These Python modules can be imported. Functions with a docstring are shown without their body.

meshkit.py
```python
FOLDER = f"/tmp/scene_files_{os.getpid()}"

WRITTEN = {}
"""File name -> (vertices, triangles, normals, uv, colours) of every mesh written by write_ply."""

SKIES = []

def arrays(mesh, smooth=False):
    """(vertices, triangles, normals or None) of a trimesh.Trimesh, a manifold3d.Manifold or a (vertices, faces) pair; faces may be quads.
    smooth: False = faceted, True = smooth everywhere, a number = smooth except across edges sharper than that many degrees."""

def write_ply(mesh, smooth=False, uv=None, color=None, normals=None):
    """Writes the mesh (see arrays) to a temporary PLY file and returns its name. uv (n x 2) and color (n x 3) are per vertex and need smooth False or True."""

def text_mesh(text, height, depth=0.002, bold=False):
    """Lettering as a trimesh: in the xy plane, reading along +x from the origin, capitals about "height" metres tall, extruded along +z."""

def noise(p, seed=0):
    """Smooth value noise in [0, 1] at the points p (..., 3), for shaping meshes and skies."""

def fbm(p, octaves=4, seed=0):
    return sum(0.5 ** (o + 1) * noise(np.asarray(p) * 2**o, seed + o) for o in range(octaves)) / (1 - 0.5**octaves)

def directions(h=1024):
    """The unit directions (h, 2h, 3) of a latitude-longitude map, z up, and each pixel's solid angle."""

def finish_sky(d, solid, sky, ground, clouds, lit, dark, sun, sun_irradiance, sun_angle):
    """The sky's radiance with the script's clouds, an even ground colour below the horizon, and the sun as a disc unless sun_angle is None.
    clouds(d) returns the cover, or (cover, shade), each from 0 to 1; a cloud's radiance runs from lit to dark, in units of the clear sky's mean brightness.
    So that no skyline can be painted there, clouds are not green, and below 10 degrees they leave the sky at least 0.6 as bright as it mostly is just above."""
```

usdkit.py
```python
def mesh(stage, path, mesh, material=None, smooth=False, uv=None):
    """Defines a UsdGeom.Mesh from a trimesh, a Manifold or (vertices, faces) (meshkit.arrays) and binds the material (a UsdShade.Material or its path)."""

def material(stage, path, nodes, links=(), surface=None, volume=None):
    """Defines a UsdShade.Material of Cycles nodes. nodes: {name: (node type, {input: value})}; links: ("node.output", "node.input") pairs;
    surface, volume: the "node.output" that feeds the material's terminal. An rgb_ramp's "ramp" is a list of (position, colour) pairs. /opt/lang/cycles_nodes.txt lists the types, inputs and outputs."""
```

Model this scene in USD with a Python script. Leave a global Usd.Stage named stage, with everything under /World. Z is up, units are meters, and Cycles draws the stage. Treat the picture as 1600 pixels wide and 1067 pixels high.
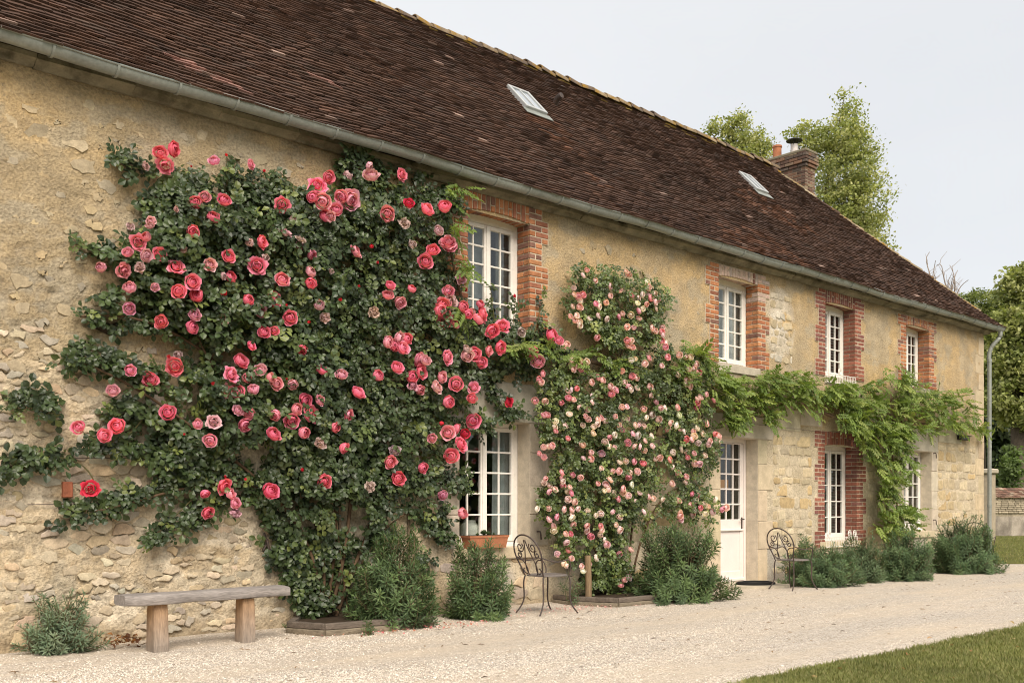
import math, random
import numpy as np, shapely, trimesh, usdkit, meshkit
from shapely.geometry import Polygon, LineString, Point
from shapely.ops import unary_union
from scipy.spatial import Voronoi
from pxr import Usd, UsdGeom, UsdLux, UsdShade, Gf, Sdf, Vt

random.seed(7)
RNG = np.random.default_rng(7)
stage = Usd.Stage.CreateInMemory()
UsdGeom.SetStageUpAxis(stage, 'Z')
UsdGeom.SetStageMetersPerUnit(stage, 1.0)
UsdGeom.Xform.Define(stage, '/World')
UsdGeom.Scope.Define(stage, '/World/Looks')

# ------------------------------------------------------------------ camera, sky, sun
FPX, CX, HY, EYE, DIST = 1555.6, 800.0, 790.0, 1.25, 9.15
TH = math.atan((2500 - CX) / FPX)
CT, ST = math.cos(TH), math.sin(TH)
cam = UsdGeom.Camera.Define(stage, '/World/camera')
cam.CreateHorizontalApertureAttr(36.0)
cam.CreateVerticalApertureAttr(24.0)
cam.CreateFocalLengthAttr(FPX / 1600 * 36)
cam.CreateVerticalApertureOffsetAttr((HY - 533.5) / 1600 * 36)
cam.CreateClippingRangeAttr(Gf.Vec2f(0.05, 2000))
cam.CreateExposureAttr(1.63)
M4 = Gf.Matrix4d(ST, -CT, 0, 0, 0, 0, 1, 0, -CT, -ST, 0, 0, 0, -DIST, EYE, 1)
cam.AddTransformOp().Set(M4)

SUN = np.array([-0.35, -0.75, 0.85]); SUN /= np.linalg.norm(SUN)
dome = UsdLux.DomeLight.Define(stage, '/World/sky')
dome.CreateIntensityAttr(1.0)
sky_mat = usdkit.material(stage, '/World/Looks/sky', {
    'sky': ('sky_texture', {'sky_type': 'single_scattering', 'sun_disc': False, 'sun_elevation': math.asin(SUN[2]), 'sun_rotation': math.atan2(SUN[0], SUN[1]), 'aerosol_density': 2.0}),
    'tc': ('texture_coordinate', {}),
    'map': ('mapping', {'scale': (1.0, 1.0, 2.2)}),
    'n': ('noise_texture', {'scale': 1.6, 'detail': 4.0, 'roughness': 0.5}),
    'r': ('rgb_ramp', {'ramp': [(0.3, (2.66, 2.68, 2.71)), (0.7, (2.98, 2.98, 2.97))]}),
    'mix': ('mix', {'fac': 0.93}),
    'bg': ('background_shader', {'strength': 0.1})},
    [('tc.generated', 'map.vector'), ('map.vector', 'n.vector'), ('n.fac', 'r.fac'), ('sky.color', 'mix.color1'), ('r.color', 'mix.color2'), ('mix.color', 'bg.color')], surface='bg.background')
UsdShade.MaterialBindingAPI.Apply(dome.GetPrim()).Bind(sky_mat)
dome.GetPrim().SetCustomDataByKey('kind', 'structure')
sun = UsdLux.DistantLight.Define(stage, '/World/sun')
sun.CreateIntensityAttr(0.40); sun.CreateAngleAttr(36.0); sun.CreateColorAttr(Gf.Vec3f(1.0, 0.90, 0.76))
sun.CreateNormalizeAttr(True)
zax = SUN; xax = np.cross([0, 0, 1.0], zax); xax /= np.linalg.norm(xax); yax = np.cross(zax, xax)
sun.AddTransformOp().Set(Gf.Matrix4d(*xax, 0, *yax, 0, *zax, 0, 0, 0, 0, 1))

# ------------------------------------------------------------------ placing helpers
def ray(px, py):
    return np.array([FPX * CT + (px - CX) * ST, FPX * ST - (px - CX) * CT, HY - py])
def W(px, py, y=0.0):                    # (x, z) on the vertical plane at depth y
    d = ray(px, py); t = (DIST + y) / d[1]
    return d[0] * t, EYE + d[2] * t
def G(px, py, z=0.0):                    # (x, y) on the ground
    d = ray(px, py); t = (z - EYE) / d[2]
    return d[0] * t, d[1] * t - DIST
def Wpoly(pts, y=0.0):
    return [W(px, py, y) for px, py in pts]
def screen_scale(p):                     # pixels per metre at p
    return FPX / max(0.1, p[0] * CT + (p[1] + DIST) * ST)

# ------------------------------------------------------------------ stage helpers
COUNT = {}
def numbered(parent, name):
    k = (parent, name); n = COUNT.get(k, 0); COUNT[k] = n + 1
    return f'{parent}/{name}' if n == 0 else f'{parent}/{name}_{n:03d}'
def pth(p):
    return '/World' if p is None else str(p.GetPath())
def tag(p, label=None, cat=None, group=None, kind=None):
    for k, v in (('label', label), ('category', cat), ('group', group), ('kind', kind)):
        if v: p.SetCustomDataByKey(k, v)
    return p
def xf(name, parent=None, loc=(0, 0, 0), rotz=0.0):
    x = UsdGeom.Xform.Define(stage, numbered(pth(parent), name))
    if any(loc) or rotz:
        x.AddTranslateOp().Set(Gf.Vec3d(*map(float, loc)))
        if rotz: x.AddRotateZOp().Set(float(rotz))
    return x.GetPrim()
def obj(name, vf, mat, parent=None, col=None, smooth=False):
    """vf = (verts, faces) triangles or quads; col = colour per vertex or one colour"""
    v, f = np.asarray(vf[0], float), np.asarray(vf[1], int)
    m = UsdGeom.Mesh.Define(stage, numbered(pth(parent), name))
    n = None
    if smooth:
        if isinstance(smooth, (int, float)) and smooth is not True:
            if f.shape[1] == 4: f = np.vstack([f[:, [0, 1, 2]], f[:, [0, 2, 3]]])
            if col is not None and np.ndim(col) == 2:
                pass
            else:
                v, f, n = meshkit.arrays((v, f), smooth)
        else:
            n = np.zeros_like(v); a, b, c = v[f[:, 0]], v[f[:, 1]], v[f[:, 2]]
            fn = np.cross(b - a, c - a)
            if f.shape[1] == 4: fn = np.cross(c - a, v[f[:, 3]] - b)
            for k in range(f.shape[1]): np.add.at(n, f[:, k], fn)
            n /= np.linalg.norm(n, axis=1, keepdims=True) + 1e-12
    m.CreatePointsAttr(Vt.Vec3fArray.FromNumpy(v.astype(np.float32)))
    m.CreateFaceVertexCountsAttr(Vt.IntArray.FromNumpy(np.full(len(f), f.shape[1], np.int32)))
    m.CreateFaceVertexIndicesAttr(Vt.IntArray.FromNumpy(f.astype(np.int32).ravel()))
    m.CreateSubdivisionSchemeAttr('none')
    if n is not None:
        m.CreateNormalsAttr(Vt.Vec3fArray.FromNumpy(n.astype(np.float32))); m.SetNormalsInterpolation('vertex')
    if col is not None:
        col = np.asarray(col, float)
        if col.ndim == 1: col = np.tile(col, (len(v), 1))
        UsdGeom.PrimvarsAPI(m).CreatePrimvar('tone', Sdf.ValueTypeNames.Color3fArray, 'vertex').Set(Vt.Vec3fArray.FromNumpy(col.astype(np.float32)))
    if mat is not None:
        UsdShade.MaterialBindingAPI.Apply(m.GetPrim()).Bind(mat)
    return m.GetPrim()

class MB:
    """collects pieces that make one mesh"""
    def __init__(s): s.v, s.f, s.c, s.n = [], [], [], 0
    def add(s, vf, col=(1, 1, 1)):
        v, f = np.asarray(vf[0], float), np.asarray(vf[1], int)
        if f.shape[1] == 4: f = np.vstack([f[:, [0, 1, 2]], f[:, [0, 2, 3]]])
        col = np.asarray(col, float)
        if col.ndim == 1: col = np.tile(col, (len(v), 1))
        s.v.append(v); s.f.append(f + s.n); s.c.append(col); s.n += len(v)
        return s
    def get(s): return np.vstack(s.v), np.vstack(s.f)
    def build(s, name, mat, parent=None, smooth=False):
        return obj(name, s.get(), mat, parent, np.vstack(s.c), smooth)

def _cb_template():
    pts, key = [], []
    for sx in (-1, 1):
        for sy in (-1, 1):
            for sz in (-1, 1):
                for k in range(3):
                    q = np.array([sx, sy, sz], float); b = np.array([0.3, 0.3, 0.3]); b[k] = 0
                    pts.append(q - b * np.sign(q) * 1.0); key.append((sx, sy, sz, k))
    h = trimesh.convex.convex_hull(np.array(pts))
    order = [int(np.argmin(np.linalg.norm(np.array(pts) - p, axis=1))) for p in h.vertices]
    return key, np.array([[order[i] for i in t] for t in h.faces])
CBK, CBF = _cb_template()
CBS = np.array([k[:3] for k in CBK], float); CBB = np.array([[0.0 if j == k[3] else 1.0 for j in range(3)] for k in CBK])
def cbox(x0, x1, y0, y1, z0, z1, b=0.004):
    c = np.array([x0 + x1, y0 + y1, z0 + z1]) / 2; h = np.array([x1 - x0, y1 - y0, z1 - z0]) / 2
    b = min(b, h.min() * 0.45)
    return c + CBS * (h - CBB * b), CBF
def box(x0, x1, y0, y1, z0, z1):
    v = np.array([(x, y, z) for x in (x0, x1) for y in (y0, y1) for z in (z0, z1)], float)
    return v, np.array([[0, 1, 3, 2], [4, 6, 7, 5], [0, 4, 5, 1], [2, 3, 7, 6], [0, 2, 6, 4], [1, 5, 7, 3]])
def tube(pts, r, sides=6, cap=True):
    p = np.asarray(pts, float); n = len(p)
    t = np.gradient(p, axis=0); t /= np.linalg.norm(t, axis=1, keepdims=True) + 1e-12
    a = np.cross(t, np.where(np.abs(t[:, 2:]) < 0.9, [0, 0, 1.0], [1.0, 0, 0])); a /= np.linalg.norm(a, axis=1, keepdims=True) + 1e-12
    for i in range(1, n):
        if a[i] @ a[i - 1] < 0: a[i] = -a[i]
    b = np.cross(t, a); ang = np.arange(sides) * 2 * np.pi / sides
    v = p[:, None] + np.broadcast_to(r, (n,))[:, None, None] * (np.cos(ang)[None, :, None] * a[:, None] + np.sin(ang)[None, :, None] * b[:, None])
    i, j = np.meshgrid(np.arange(n - 1), np.arange(sides), indexing='ij')
    q = np.stack([i * sides + j, i * sides + (j + 1) % sides, (i + 1) * sides + (j + 1) % sides, (i + 1) * sides + j], -1).reshape(-1, 4)
    f = np.vstack([q[:, [0, 1, 2]], q[:, [0, 2, 3]]]); v = v.reshape(-1, 3)
    if cap:
        v = np.vstack([v, p[:1], p[-1:]]); k = n * sides
        f = np.vstack([f, [[k, (j + 1) % sides, j] for j in range(sides)], [[k + 1, (n - 1) * sides + j, (n - 1) * sides + (j + 1) % sides] for j in range(sides)]])
    return v, f
def smooth_path(pts, n=24):
    p = np.asarray(pts, float); t = np.r_[0, np.cumsum(np.linalg.norm(np.diff(p, axis=0), axis=1))]
    from scipy.interpolate import CubicSpline
    return CubicSpline(t, p)(np.linspace(0, t[-1], n))
def lathe(prof, n=20):
    prof = np.asarray(prof, float); a = np.arange(n) * 2 * np.pi / n
    v = np.stack([prof[:, 0:1] * np.cos(a), prof[:, 0:1] * np.sin(a), np.repeat(prof[:, 1:2], n, 1)], -1).reshape(-1, 3)
    i, j = np.meshgrid(np.arange(len(prof) - 1), np.arange(n), indexing='ij')
    q = np.stack([i * n + j, i * n + (j + 1) % n, (i + 1) * n + (j + 1) % n, (i + 1) * n + j], -1).reshape(-1, 4)
    return v, q
def rotm(ax, ang):
    return trimesh.transformations.rotation_matrix(ang, ax)[:3, :3]
def frames(nrm, spin):
    """rotation matrices whose z axis is nrm, spun about it: (N,3,3), columns = axes"""
    z = nrm / (np.linalg.norm(nrm, axis=1, keepdims=True) + 1e-12)
    ref = np.where(np.abs(z[:, 2:]) < 0.95, [0, 0, 1.0], [0, 1.0, 0])
    x = np.cross(ref, z); x /= np.linalg.norm(x, axis=1, keepdims=True) + 1e-12
    y = np.cross(z, x); c, s = np.cos(spin)[:, None], np.sin(spin)[:, None]
    return np.stack([x * c + y * s, -x * s + y * c, z], -1)
def scatter(tv, tf, R, pos, scale, tone, tcol=None):
    N, k = len(pos), len(tv)
    v = (np.einsum('nij,kj->nki', R, tv) * np.reshape(scale, (-1, 1, 1)) + pos[:, None]).reshape(-1, 3)
    f = (tf[None] + (np.arange(N) * k)[:, None, None]).reshape(-1, tf.shape[1])
    c = np.repeat(tone[:, None], k, 1)
    if tcol is not None: c = c * tcol[None]
    return v, f, c.reshape(-1, 3)
def unit(n):
    v = RNG.normal(size=(n, 3)); return v / np.linalg.norm(v, axis=1, keepdims=True)

# ------------------------------------------------------------------ materials
LOOKS = {}
def mat(name, color=None, rough=0.7, spec=0.3, var=0.25, scale=12.0, fine=90.0, bump=0.3, bdist=0.004, tone=True, metallic=0.0, translucent=0.0, tint2=None, stretch=(1, 1, 1), fine_var=0.15, coat=0.0):
    if name in LOOKS: return LOOKS[name]
    N = {'geo': ('geometry', {}), 'map': ('mapping', {'scale': stretch}),
         'n1': ('noise_texture', {'scale': scale, 'detail': 5.0, 'roughness': 0.6}), 'n2': ('noise_texture', {'scale': fine, 'detail': 3.0, 'roughness': 0.6}),
         'm1': ('map_range', {'from_min': 0.3, 'from_max': 0.7, 'to_min': 1 - var, 'to_max': 1 + var}), 'm2': ('map_range', {'from_min': 0.25, 'from_max': 0.75, 'to_min': 1 - fine_var, 'to_max': 1 + fine_var}),
         'mul': ('math', {'math_type': 'multiply'}), 'cv': ('vector_math', {'math_type': 'scale'}),
         'bp': ('bump', {'strength': bump, 'distance': bdist}),
         'p': ('principled_bsdf', {'roughness': rough, 'specular_ior_level': spec, 'metallic': metallic, 'coat_weight': coat})}
    L = [('geo.position', 'map.vector'), ('map.vector', 'n1.vector'), ('map.vector', 'n2.vector'), ('n1.fac', 'm1.value'), ('n2.fac', 'm2.value'), ('m1.result', 'mul.value1'), ('m2.result', 'mul.value2'),
         ('mul.value', 'cv.scale'), ('n2.fac', 'bp.height')]
    if tone:
        N['at'] = ('attribute', {'attribute': 'tone'}); L.append(('at.color', 'cv.vector1'))
    else:
        N['cv'][1]['vector1'] = color
    src = 'cv.vector'
    if tint2 is not None:
        c2, sc2, lo, hi = tint2
        N['n3'] = ('noise_texture', {'scale': sc2, 'detail': 6.0, 'roughness': 0.65}); N['m3'] = ('map_range', {'from_min': lo, 'from_max': hi, 'to_min': 0.0, 'to_max': 1.0, 'clamp': True})
        N['mx'] = ('mix', {'color2': c2}); L += [('map.vector', 'n3.vector'), ('n3.fac', 'm3.value'), ('m3.result', 'mx.fac'), (src, 'mx.color1')]; src = 'mx.color'
    L.append((src, 'p.base_color'))
    if bump > 0: L.append(('bp.normal', 'p.normal'))
    surf = 'p.BSDF'
    if translucent > 0:
        N['tr'] = ('translucent_bsdf', {}); N['ms'] = ('mix_closure', {'fac': translucent}); N['tb'] = ('mix', {'mix_type': 'multiply', 'fac': 1.0, 'color2': (1.5, 1.6, 0.8)})
        L += [(src, 'tb.color1'), ('tb.color', 'tr.color'), ('p.BSDF', 'ms.closure1'), ('tr.BSDF', 'ms.closure2')]; surf = 'ms.closure'
    LOOKS[name] = usdkit.material(stage, '/World/Looks/' + name, N, L, surface=surf)
    return LOOKS[name]

M_wall = mat('lime_render', rough=0.95, spec=0.1, var=0.2, scale=3.5, fine=38.0, fine_var=0.34, bump=1.0, bdist=0.02, tint2=((0.20, 0.165, 0.115), 24.0, 0.58, 0.74))
M_stone = mat('stone', rough=0.92, spec=0.15, var=0.22, scale=14.0, fine=70.0, fine_var=0.18, bump=0.6, bdist=0.006)
M_ashlar = mat('dressed_stone', rough=0.9, spec=0.15, var=0.16, scale=6.0, fine=60.0, fine_var=0.14, bump=0.4, bdist=0.004, tint2=((0.22, 0.20, 0.16), 5.0, 0.6, 0.85))
M_brick = mat('brick', rough=0.9, spec=0.15, var=0.25, scale=18.0, fine=110.0, bump=0.5, bdist=0.003)
M_mortar = mat('mortar', rough=0.95, spec=0.1, var=0.15, scale=10.0, fine=90.0, bump=0.5, bdist=0.004)
M_tile = mat('clay_tile', rough=0.85, spec=0.2, var=0.22, scale=3.0, fine=55.0, fine_var=0.25, bump=0.5, bdist=0.004)
M_zinc = mat('zinc', color=(0.25, 0.265, 0.245), tone=False, rough=0.5, spec=0.5, var=0.15, scale=4.0, fine=30.0, metallic=0.25, bump=0.08, bdist=0.002)
M_white = mat('white_paint', color=(0.78, 0.735, 0.68), tone=False, rough=0.55, spec=0.35, var=0.08, scale=4.0, fine=30.0, fine_var=0.06, bump=0.15, bdist=0.001, tint2=((0.50, 0.44, 0.36), 9.0, 0.60, 0.85))
M_door = mat('door_paint', color=(0.74, 0.665, 0.63), tone=False, rough=0.5, spec=0.4, var=0.04, scale=5.0, fine=40.0, fine_var=0.03, bump=0.08, bdist=0.001)
M_iron = mat('dark_iron', color=(0.06, 0.045, 0.04), tone=False, rough=0.6, spec=0.4, var=0.3, scale=30.0, fine=200.0, bump=0.2, bdist=0.001, tint2=((0.12, 0.055, 0.03), 25.0, 0.5, 0.8))
M_black = mat('black_metal', color=(0.015, 0.015, 0.015), tone=False, rough=0.5, spec=0.4, bump=0.0)
M_wood = mat('weathered_wood', rough=0.85, spec=0.2, var=0.3, scale=7.0, fine=45.0, fine_var=0.35, bump=0.7, bdist=0.006, stretch=(0.35, 3.0, 3.0))
M_woodv = mat('weathered_upright_wood', rough=0.85, spec=0.2, var=0.25, scale=7.0, fine=45.0, fine_var=0.3, bump=0.6, bdist=0.005, stretch=(3.0, 3.0, 0.3))
M_bark = mat('bark', rough=0.95, spec=0.1, var=0.3, scale=14.0, fine=60.0, bump=0.6, bdist=0.006)
M_terra = mat('terracotta', color=(0.36, 0.145, 0.075), tone=False, rough=0.85, spec=0.2, var=0.15, scale=10.0, fine=80.0, bump=0.2, bdist=0.002)
M_leaf = mat('rose_leaf', rough=0.42, spec=0.45, var=0.15, scale=4.0, fine=60.0, bump=0.0, translucent=0.16)
M_wist = mat('wisteria_leaf', rough=0.5, spec=0.35, var=0.12, scale=4.0, fine=60.0, bump=0.0, translucent=0.3)
M_euph = mat('shrub_leaf', rough=0.55, spec=0.3, var=0.12, scale=5.0, fine=60.0, bump=0.0, translucent=0.15)
M_tree = mat('tree_leaf', rough=0.55, spec=0.3, var=0.15, scale=0.6, fine=8.0, bump=0.0, translucent=0.3)
M_petal = mat('petal', rough=0.6, spec=0.25, var=0.06, scale=20.0, fine=90.0, fine_var=0.06, bump=0.0, translucent=0.22)
M_soil = mat('soil', color=(0.045, 0.032, 0.022), tone=False, rough=1.0, spec=0.1, var=0.3, scale=20.0, fine=90.0, bump=0.8, bdist=0.01)
M_grass = mat('grass_blade', rough=0.6, spec=0.25, var=0.25, scale=1.3, fine=9.0, bump=0.0, translucent=0.25)
M_lawn = mat('lawn_ground', color=(0.125, 0.125, 0.042), tone=False, rough=1.0, spec=0.05, var=0.22, scale=0.9, fine=60.0, fine_var=0.4, bump=0.9, bdist=0.03)
M_dark = mat('interior_plaster', color=(0.25, 0.22, 0.19), tone=False, rough=0.95, spec=0.1, bump=0.0)
M_cloth = mat('curtain_cloth', color=(0.40, 0.43, 0.44), tone=False, rough=0.9, spec=0.1, var=0.06, bump=0.0, translucent=0.3)
M_rubber = mat('rubber_mat', color=(0.022, 0.021, 0.02), tone=False, rough=0.9, spec=0.2, fine=160, bump=0.6, bdist=0.01)
M_pebble = mat('pebble', rough=0.9, spec=0.15, var=0.15, scale=30.0, fine=200.0, bump=0.0)
M_gravel = usdkit.material(stage, '/World/Looks/gravel', {
    'geo': ('geometry', {}), 'vo': ('voronoi_texture', {'scale': 85.0, 'feature': 'f1'}), 'v2': ('voronoi_texture', {'scale': 110.0}), 'trk': ('mapping', {'scale': (0.22, 1.15, 1.0)}), 'n': ('noise_texture', {'scale': 1.0, 'detail': 6.0, 'roughness': 0.68}), 'n2': ('noise_texture', {'scale': 9.0, 'detail': 5.0, 'roughness': 0.7}),
    'hs': ('separate_color', {}), 'r': ('rgb_ramp', {'ramp': [(0.0, (0.30, 0.25, 0.20)), (0.25, (0.54, 0.465, 0.385)), (0.6, (0.65, 0.575, 0.495)), (1.0, (0.78, 0.72, 0.645))]}),
    'ed': ('map_range', {'from_min': 0.3, 'from_max': 0.75, 'to_min': 1.0, 'to_max': 0.62, 'clamp': True}), 'cv': ('vector_math', {'math_type': 'scale'}),
    'm1': ('map_range', {'from_min': 0.42, 'from_max': 0.64, 'to_min': 0.0, 'to_max': 0.75, 'clamp': True}), 'mx': ('mix', {'color2': (0.585, 0.49, 0.38)}),
    'm2': ('map_range', {'from_min': 0.3, 'from_max': 0.7, 'to_min': 0.86, 'to_max': 1.1}), 'cv2': ('vector_math', {'math_type': 'scale'}),
    'inv': ('math', {'math_type': 'subtract', 'value1': 1.0}), 'bp': ('bump', {'strength': 0.9, 'distance': 0.012}), 'p': ('principled_bsdf', {'roughness': 0.95, 'specular_ior_level': 0.12})},
    [('geo.position', 'vo.vector'), ('geo.position', 'v2.vector'), ('geo.position', 'trk.vector'), ('trk.vector', 'n.vector'), ('geo.position', 'n2.vector'), ('vo.color', 'hs.color'), ('hs.r', 'r.fac'), ('vo.distance', 'ed.value'), ('r.color', 'cv.vector1'), ('ed.result', 'cv.scale'),
     ('n.fac', 'm1.value'), ('m1.result', 'mx.fac'), ('cv.vector', 'mx.color1'), ('n2.fac', 'm2.value'), ('m2.result', 'cv2.scale'), ('mx.color', 'cv2.vector1'), ('vo.distance', 'inv.value2'), ('inv.value', 'bp.height'), ('bp.normal', 'p.normal'), ('cv2.vector', 'p.base_color')], surface='p.BSDF')
M_glass = usdkit.material(stage, '/World/Looks/window_glass', {
    'lw': ('layer_weight', {'blend': 0.5}), 'pw': ('math', {'math_type': 'power', 'value2': 5.0}), 'mr': ('math', {'math_type': 'multiply_add', 'value2': 0.9, 'value3': 0.045, 'use_clamp': True}), 't': ('transparent_bsdf', {'color': (0.90, 0.92, 0.91)}), 'g': ('glossy_bsdf', {'roughness': 0.01, 'color': (0.95, 0.97, 1.0)}), 'm': ('mix_closure', {})},
    [('lw.facing', 'pw.value1'), ('pw.value', 'mr.value1'), ('mr.value', 'm.fac'), ('t.BSDF', 'm.closure1'), ('g.BSDF', 'm.closure2')], surface='m.closure')
M_lamp = usdkit.material(stage, '/World/Looks/lamp_shade', {'e': ('emission', {'color': (1.0, 0.42, 0.06), 'strength': 0.11})}, [], surface='e.emission')

# ------------------------------------------------------------------ ground
def plane(x0, x1, y0, y1, z, nx=1, ny=1):
    X, Y = np.meshgrid(np.linspace(x0, x1, nx + 1), np.linspace(y0, y1, ny + 1), indexing='ij')
    v = np.stack([X, Y, np.full_like(X, z)], -1).reshape(-1, 3); i, j = np.meshgrid(np.arange(nx), np.arange(ny), indexing='ij')
    a = i * (ny + 1) + j
    return v, np.stack([a, a + ny + 1, a + ny + 2, a + 1], -1).reshape(-1, 4)
def ground_z(x, y):
    p = np.stack([np.asarray(x) * 0.7, np.asarray(y) * 0.7, np.zeros(np.shape(x))], -1)
    return 0.03 * (meshkit.fbm(p, 3, 5) - 0.5) * np.clip((24 - np.asarray(x)) / 4, 0, 1) * np.clip((np.asarray(y) + 9) / 2, 0, 1)
gx = np.concatenate([[-900, -200, -40, -10], np.linspace(0, 26, 131), [32, 45, 70, 150, 400, 900]])
gy = np.concatenate([[-900, -200, -40, -14], np.linspace(-9.1, 1.1, 52), [4, 12, 40, 150, 400, 900]])
X, Y = np.meshgrid(gx, gy, indexing='ij'); Z = ground_z(X, Y)
nx, ny = len(gx), len(gy); i, j = np.meshgrid(np.arange(nx - 1), np.arange(ny - 1), indexing='ij'); a = i * ny + j
tag(obj('gravel_ground', (np.stack([X, Y, Z], -1).reshape(-1, 3), np.stack([a, a + ny, a + ny + 1, a + 1], -1).reshape(-1, 4)), M_gravel, smooth=True), 'pale gravel forecourt in front of the old stone house', 'gravel', kind='structure')
def lawn_edge(x):
    return -5.15 + 0.10 * (meshkit.fbm(np.stack([np.asarray(x) * 1.6, np.asarray(x) * 0, np.asarray(x) * 0], -1), 4, 3) - 0.5) * 2 + 0.02 * np.sin(np.asarray(x) * 0.6)
lx = np.concatenate([[-300, -60, -10], np.linspace(0, 24, 241), [40, 90, 300]])
top = np.stack([lx, lawn_edge(lx), np.full(len(lx), 0.022)], -1); bot = np.stack([lx, np.full(len(lx), -300.0), np.full(len(lx), 0.022)], -1)
skirt = top + [0, 0.015, -0.05]
k = len(lx); ii = np.arange(k - 1)
tag(obj('near_lawn', (np.vstack([top, bot, skirt]), np.vstack([np.stack([ii + k, ii + k + 1, ii + 1, ii], -1), np.stack([ii, ii + 1, ii + 2 * k + 1, ii + 2 * k], -1)])), M_lawn), 'mown green lawn in the lower right corner beside the gravel', 'lawn', kind='structure')
fl = np.array([[21.9, 0.2], [22.4, -0.6], [23.2, -1.6], [24.6, -2.4], [27, -3.0], [33, -3.4], [60, -3.6], [300, -4], [300, 300], [24.0, 300], [24.0, 7.5], [22.6, 7.5], [22.6, 0.4]])
poly = trimesh.creation.extrude_polygon(Polygon(fl), 0.035, engine='earcut')
tag(obj('far_lawn', (poly.vertices + [0, 0, -0.015], poly.faces), M_lawn), 'strip of lawn beyond the house corner before the boundary wall', 'lawn', kind='structure')

# gravel stones lying on the forecourt
N = 140000
u = RNG.random(N); py_ = 880 + (1090 - 880) * RNG.random(N) ** 1.0; px_ = RNG.uniform(-40, 1640, N)
d = np.stack([FPX * CT + (px_ - CX) * ST, FPX * ST - (px_ - CX) * CT, HY - py_], -1); t = -EYE / d[:, 2]
gxy = np.stack([d[:, 0] * t, d[:, 1] * t - DIST], -1)
ok = (RNG.random(len(gxy)) < 1.5 - 2.0 * meshkit.fbm(np.column_stack([gxy * [.3, 1.3], np.zeros(len(gxy))]), 3, 83)) & (gxy[:, 1] < -0.05) & (gxy[:, 1] > lawn_edge(gxy[:, 0]) + 0.02) & (gxy[:, 0] < 22.5)
gxy = gxy[ok]; N = len(gxy)
oct_v = np.array([[1, 0, 0], [-1, 0, 0], [0, 1, 0], [0, -1, 0], [0, 0, 1], [0, 0, -0.6]], float) * [1, 0.75, 0.55]
oct_f = np.array([[0, 2, 4], [2, 1, 4], [1, 3, 4], [3, 0, 4], [2, 0, 5], [1, 2, 5], [3, 1, 5], [0, 3, 5]])
nr = unit(N) * 0.5 + [0, 0, 1.0]
pal = np.array([[0.67, 0.595, 0.51], [0.74, 0.685, 0.61], [0.57, 0.49, 0.40], [0.63, 0.555, 0.475], [0.43, 0.355, 0.28], [0.69, 0.615, 0.52]])
tone = pal[RNG.choice(6, N, p=[.34, .16, .12, .26, .04, .08])] * RNG.uniform(0.88, 1.08, (N, 1))
sc = RNG.uniform(0.0045, 0.0095, N) * np.where(RNG.random(N) < 0.02, 1.7, 1)
v, f, c = scatter(oct_v, oct_f, frames(nr, RNG.uniform(0, 6.28, N)), np.stack([gxy[:, 0], gxy[:, 1], ground_z(gxy[:, 0], gxy[:, 1]) + sc * 0.25], -1), sc, tone)
tag(obj('gravel_stones', (v, f), M_pebble, col=c), 'loose pale gravel stones strewn over the forecourt', 'gravel', kind='stuff')

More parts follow.
